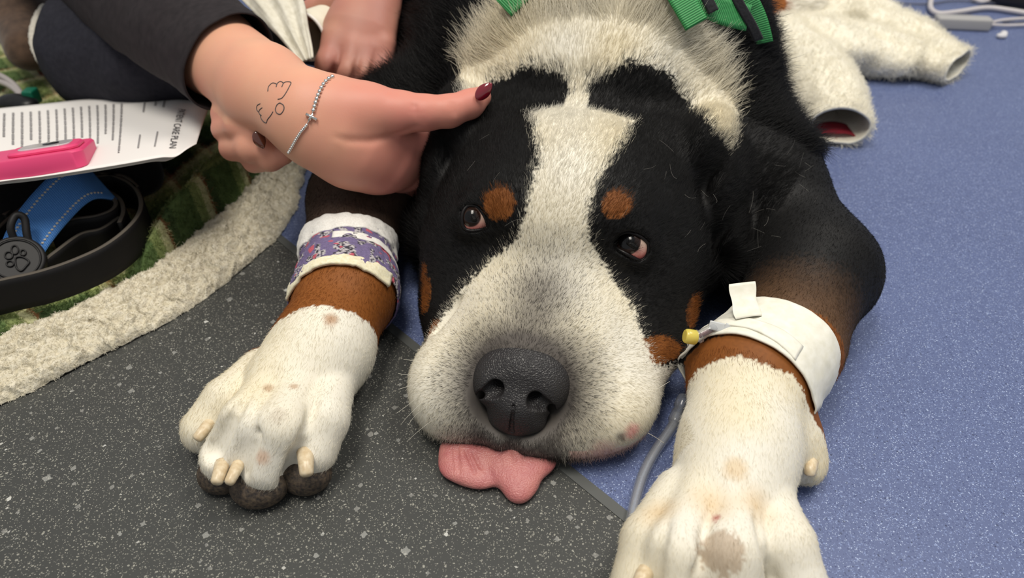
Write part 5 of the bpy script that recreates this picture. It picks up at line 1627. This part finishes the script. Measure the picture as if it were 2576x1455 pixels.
# lanyard with a green clip at the edge of the blanket
lan = empty('lanyard')
tag(lan, 'pale grey lanyard loops with a green and black clip by the papers', 'lanyard')
M_LAN = plain('pale_grey_band', srgb(176, 168, 166), 0.6)
for pts in ([(-60, 170, .035), (0, 190, .040), (34, 212, .040), (54, 238, .036)], [(-60, 190, .030), (0, 206, .036), (28, 218, .038), (48, 236, .036), (50, 252, .034)]):
    tube('band', spline([PZ(*q) for q in pts], 10), 0.0035, M_LAN, lan, sides=10)
boxmesh('green_clip', PZ(80, 243, .036), (RT, np.array([0, 1.0, 0]), np.array([0, 0, 1.0])), (0.0065, 0.008, 0.009), plain('green_plastic', srgb(20, 110, 84), 0.4), lan, 0.002)
blob('black_clip', [(PZ(36, 258, .032), (0.022, 0.014, 0.010)), (PZ(66, 262, .032), (0.014, 0.012, 0.008))], 0.002, plain('black_plastic', srgb(22, 22, 24), 0.4), lan)

# ------------------------------------------------------------------ cream fleece garment on the blue floor
gar = empty('fleece_garment')
tag(gar, 'crumpled cream fleece garment with an open sleeve on the blue floor', 'garment')
M_FLC = cloth('cream_pile', srgb(238, 230, 208), srgb(250, 245, 228), 220.0, 0.95, 0.5, 0.0015, 0.4)
def lying(name, pts, radii, mat, parent, flat=0.55, th=0.003, nt=90, wr=0.008, seed=1, per=16):
    C_ = spline([np.array(PZ(*p)) for p in pts], per); n = len(C_)
    R_ = np.interp(np.linspace(0, 1, n), np.linspace(0, 1, len(radii)), radii)
    T = np.gradient(C_, axis=0); T[:, 2] *= 0.3; T /= np.linalg.norm(T, axis=1, keepdims=True)
    G = np.zeros((n, nt, 3)); Gd = np.zeros_like(G)
    for i in range(n):
        s = np.cross(T[i], [0, 0, 1.0]); s /= np.linalg.norm(s)
        for j, t in enumerate(np.linspace(0, 2 * math.pi, nt, endpoint=False)):
            d = s * math.cos(t) + np.array([0, 0, 1.0]) * math.sin(t) * flat
            G[i, j] = C_[i] + d * R_[i]; Gd[i, j] = d / np.linalg.norm(d)
    f = G.reshape(-1, 3)
    w = (NZ(f + seed, 16) * wr + NZ(f + seed, 42) * wr * 0.55).reshape(n, nt)
    G = G + Gd * w[..., None]
    G[..., 2] = np.maximum(G[..., 2], 0.0045)
    return sheet(name, G, Gd, th, mat, parent), G, Gd
g1, GA, GAd = lying('sleeve', [(1960, 110, .035), (2040, 170, .034), (2085, 245, .030), (2112, 318, .026)], [.050, .045, .040, .036], M_FLC, gar, 0.72, seed=2, wr=0.006)
g2, GB, GBd = lying('sleeve', [(1960, 95, .04), (2080, 105, .036), (2200, 120, .030), (2320, 135, .026), (2412, 168, .022)], [.060, .062, .058, .05, .036], M_FLC, gar, 0.50, seed=5, wr=0.012)
g3, GC, GCd = lying('body_fold', [(2000, 60, .03), (2100, 45, .03), (2200, 55, .03), (2300, 100, .025), (2350, 140, .02)], [.05, .055, .055, .045, .03], M_FLC, gar, 0.55, seed=8, wr=0.012)
lr_ = lying('red_lining', [(2092, 318, .010), (2106, 345, .009)], [.020, .022], plain('red_lining', srgb(150, 34, 48), 0.8), gar, 0.3, seed=3, wr=0.001, per=4)
allr, alln = [], []
rgg = np.random.default_rng(31)
for Gx, Gn in ((GA, GAd), (GB, GBd), (GC, GCd)):
    m = int(9000 * HAIRS)
    i = rgg.integers(0, Gx.shape[0] - 1, m); j = rgg.integers(0, Gx.shape[1], m); f = rgg.random((m, 1))
    allr.append(Gx[i, j] * (1 - f) + Gx[i + 1, (j + 1) % Gx.shape[1]] * f); alln.append(Gn[i, j])
allr, alln = np.concatenate(allr), np.concatenate(alln)
nh = len(allr)
hair_object('fleece_fuzz', allr, alln, rgg.normal(0, 1, (nh, 3)), np.full(nh, 0.006) * (0.6 + 0.8 * rgg.random(nh)), np.full(nh, 1.8), np.full(nh, 0.00018), np.tile(np.array(srgb(252, 247, 232)), (nh, 1)), M_HAIR, gar, 6)

# ------------------------------------------------------------------ cables behind
M_WCAB = plain('white_cable', srgb(206, 200, 200), 0.45)
cab = empty('monitor_lead')
tag(cab, 'pale cables with a small inline box at the back of the blue floor', 'cable')
for pts, r in (([(2352, -40, .006), (2342, 0, .006), (2342, 22, .006), (2362, 34, .006), (2410, 30, .006), (2480, 20, .006), (2540, 26, .006), (2620, 40, .006)], 0.0042),
               ([(2300, 38, .006), (2320, 48, .008), (2352, 54, .010)], 0.0030), ([(2490, 58, .010), (2530, 50, .006), (2620, 44, .006)], 0.0026), ([(2490, 62, .008), (2540, 64, .005), (2620, 60, .005)], 0.0022),
               ([(2150, -10, .006), (2168, 8, .006), (2172, 20, .006)], 0.0050), ([(2172, 20, .006), (2190, 6, .006), (2215, -20, .006)], 0.0030), ([(2440, -8, .006), (2470, 4, .006), (2500, -4, .006)], 0.0034)):
    tube('cable', spline([PZ(*q) for q in pts], 8), r, M_WCAB, cab, sides=10)
M_GWIRE = plain('grey_wire', srgb(96, 98, 112), 0.5)
for pts in ([(2196, 4, .004), (2260, 8, .004), (2330, 10, .004), (2400, 2, .004), (2480, 6, .004), (2600, 20, .004)], [(2310, 40, .004), (2350, 44, .004), (2420, 36, .004), (2500, 52, .004), (2620, 60, .004)]):
    tube('wire', spline([PZ(*q) for q in pts], 8), 0.0014, M_GWIRE, cab, sides=8)
ba, bb = PZ(2352, 54, .010), PZ(2490, 60, .010)
xb, yb, zb = frame_from(ba, bb, np.array([0, 0, 1.0]))
boxmesh('inline_box', (ba + bb) / 2, (xb, yb, zb), (0.0095, 0.011, np.linalg.norm(bb - ba) / 2), plain('grey_plastic', srgb(172, 170, 168), 0.5), cab, 0.004)
dk = volume('castor_base', [('c', PZ(2535, -18, .02), PZ(2640, 4, .02), .022, .022, .01), ('c', PZ(2535, -18, .02), PZ(2520, -60, .03), .022, .02, .01)], (0.6, 1.0, 0), (1.15, 1.7, 0.08), 0.005, plain('dark_plastic', srgb(44, 42, 46), 0.5), None, 0.002)
tag(dk, 'dark plastic equipment foot at the far corner of the floor', 'equipment foot')
cr = blob('lint_piece', [(PZ(2520, 90, .004), (0.008, 0.006, 0.004)), (PZ(2526, 84, .005), (0.005, 0.006, 0.004))], 0.0015, plain('white_lint', srgb(214, 212, 214), 0.9), None, floor=0.0008)
tag(cr, 'small white scrap of lint on the blue floor', 'lint')
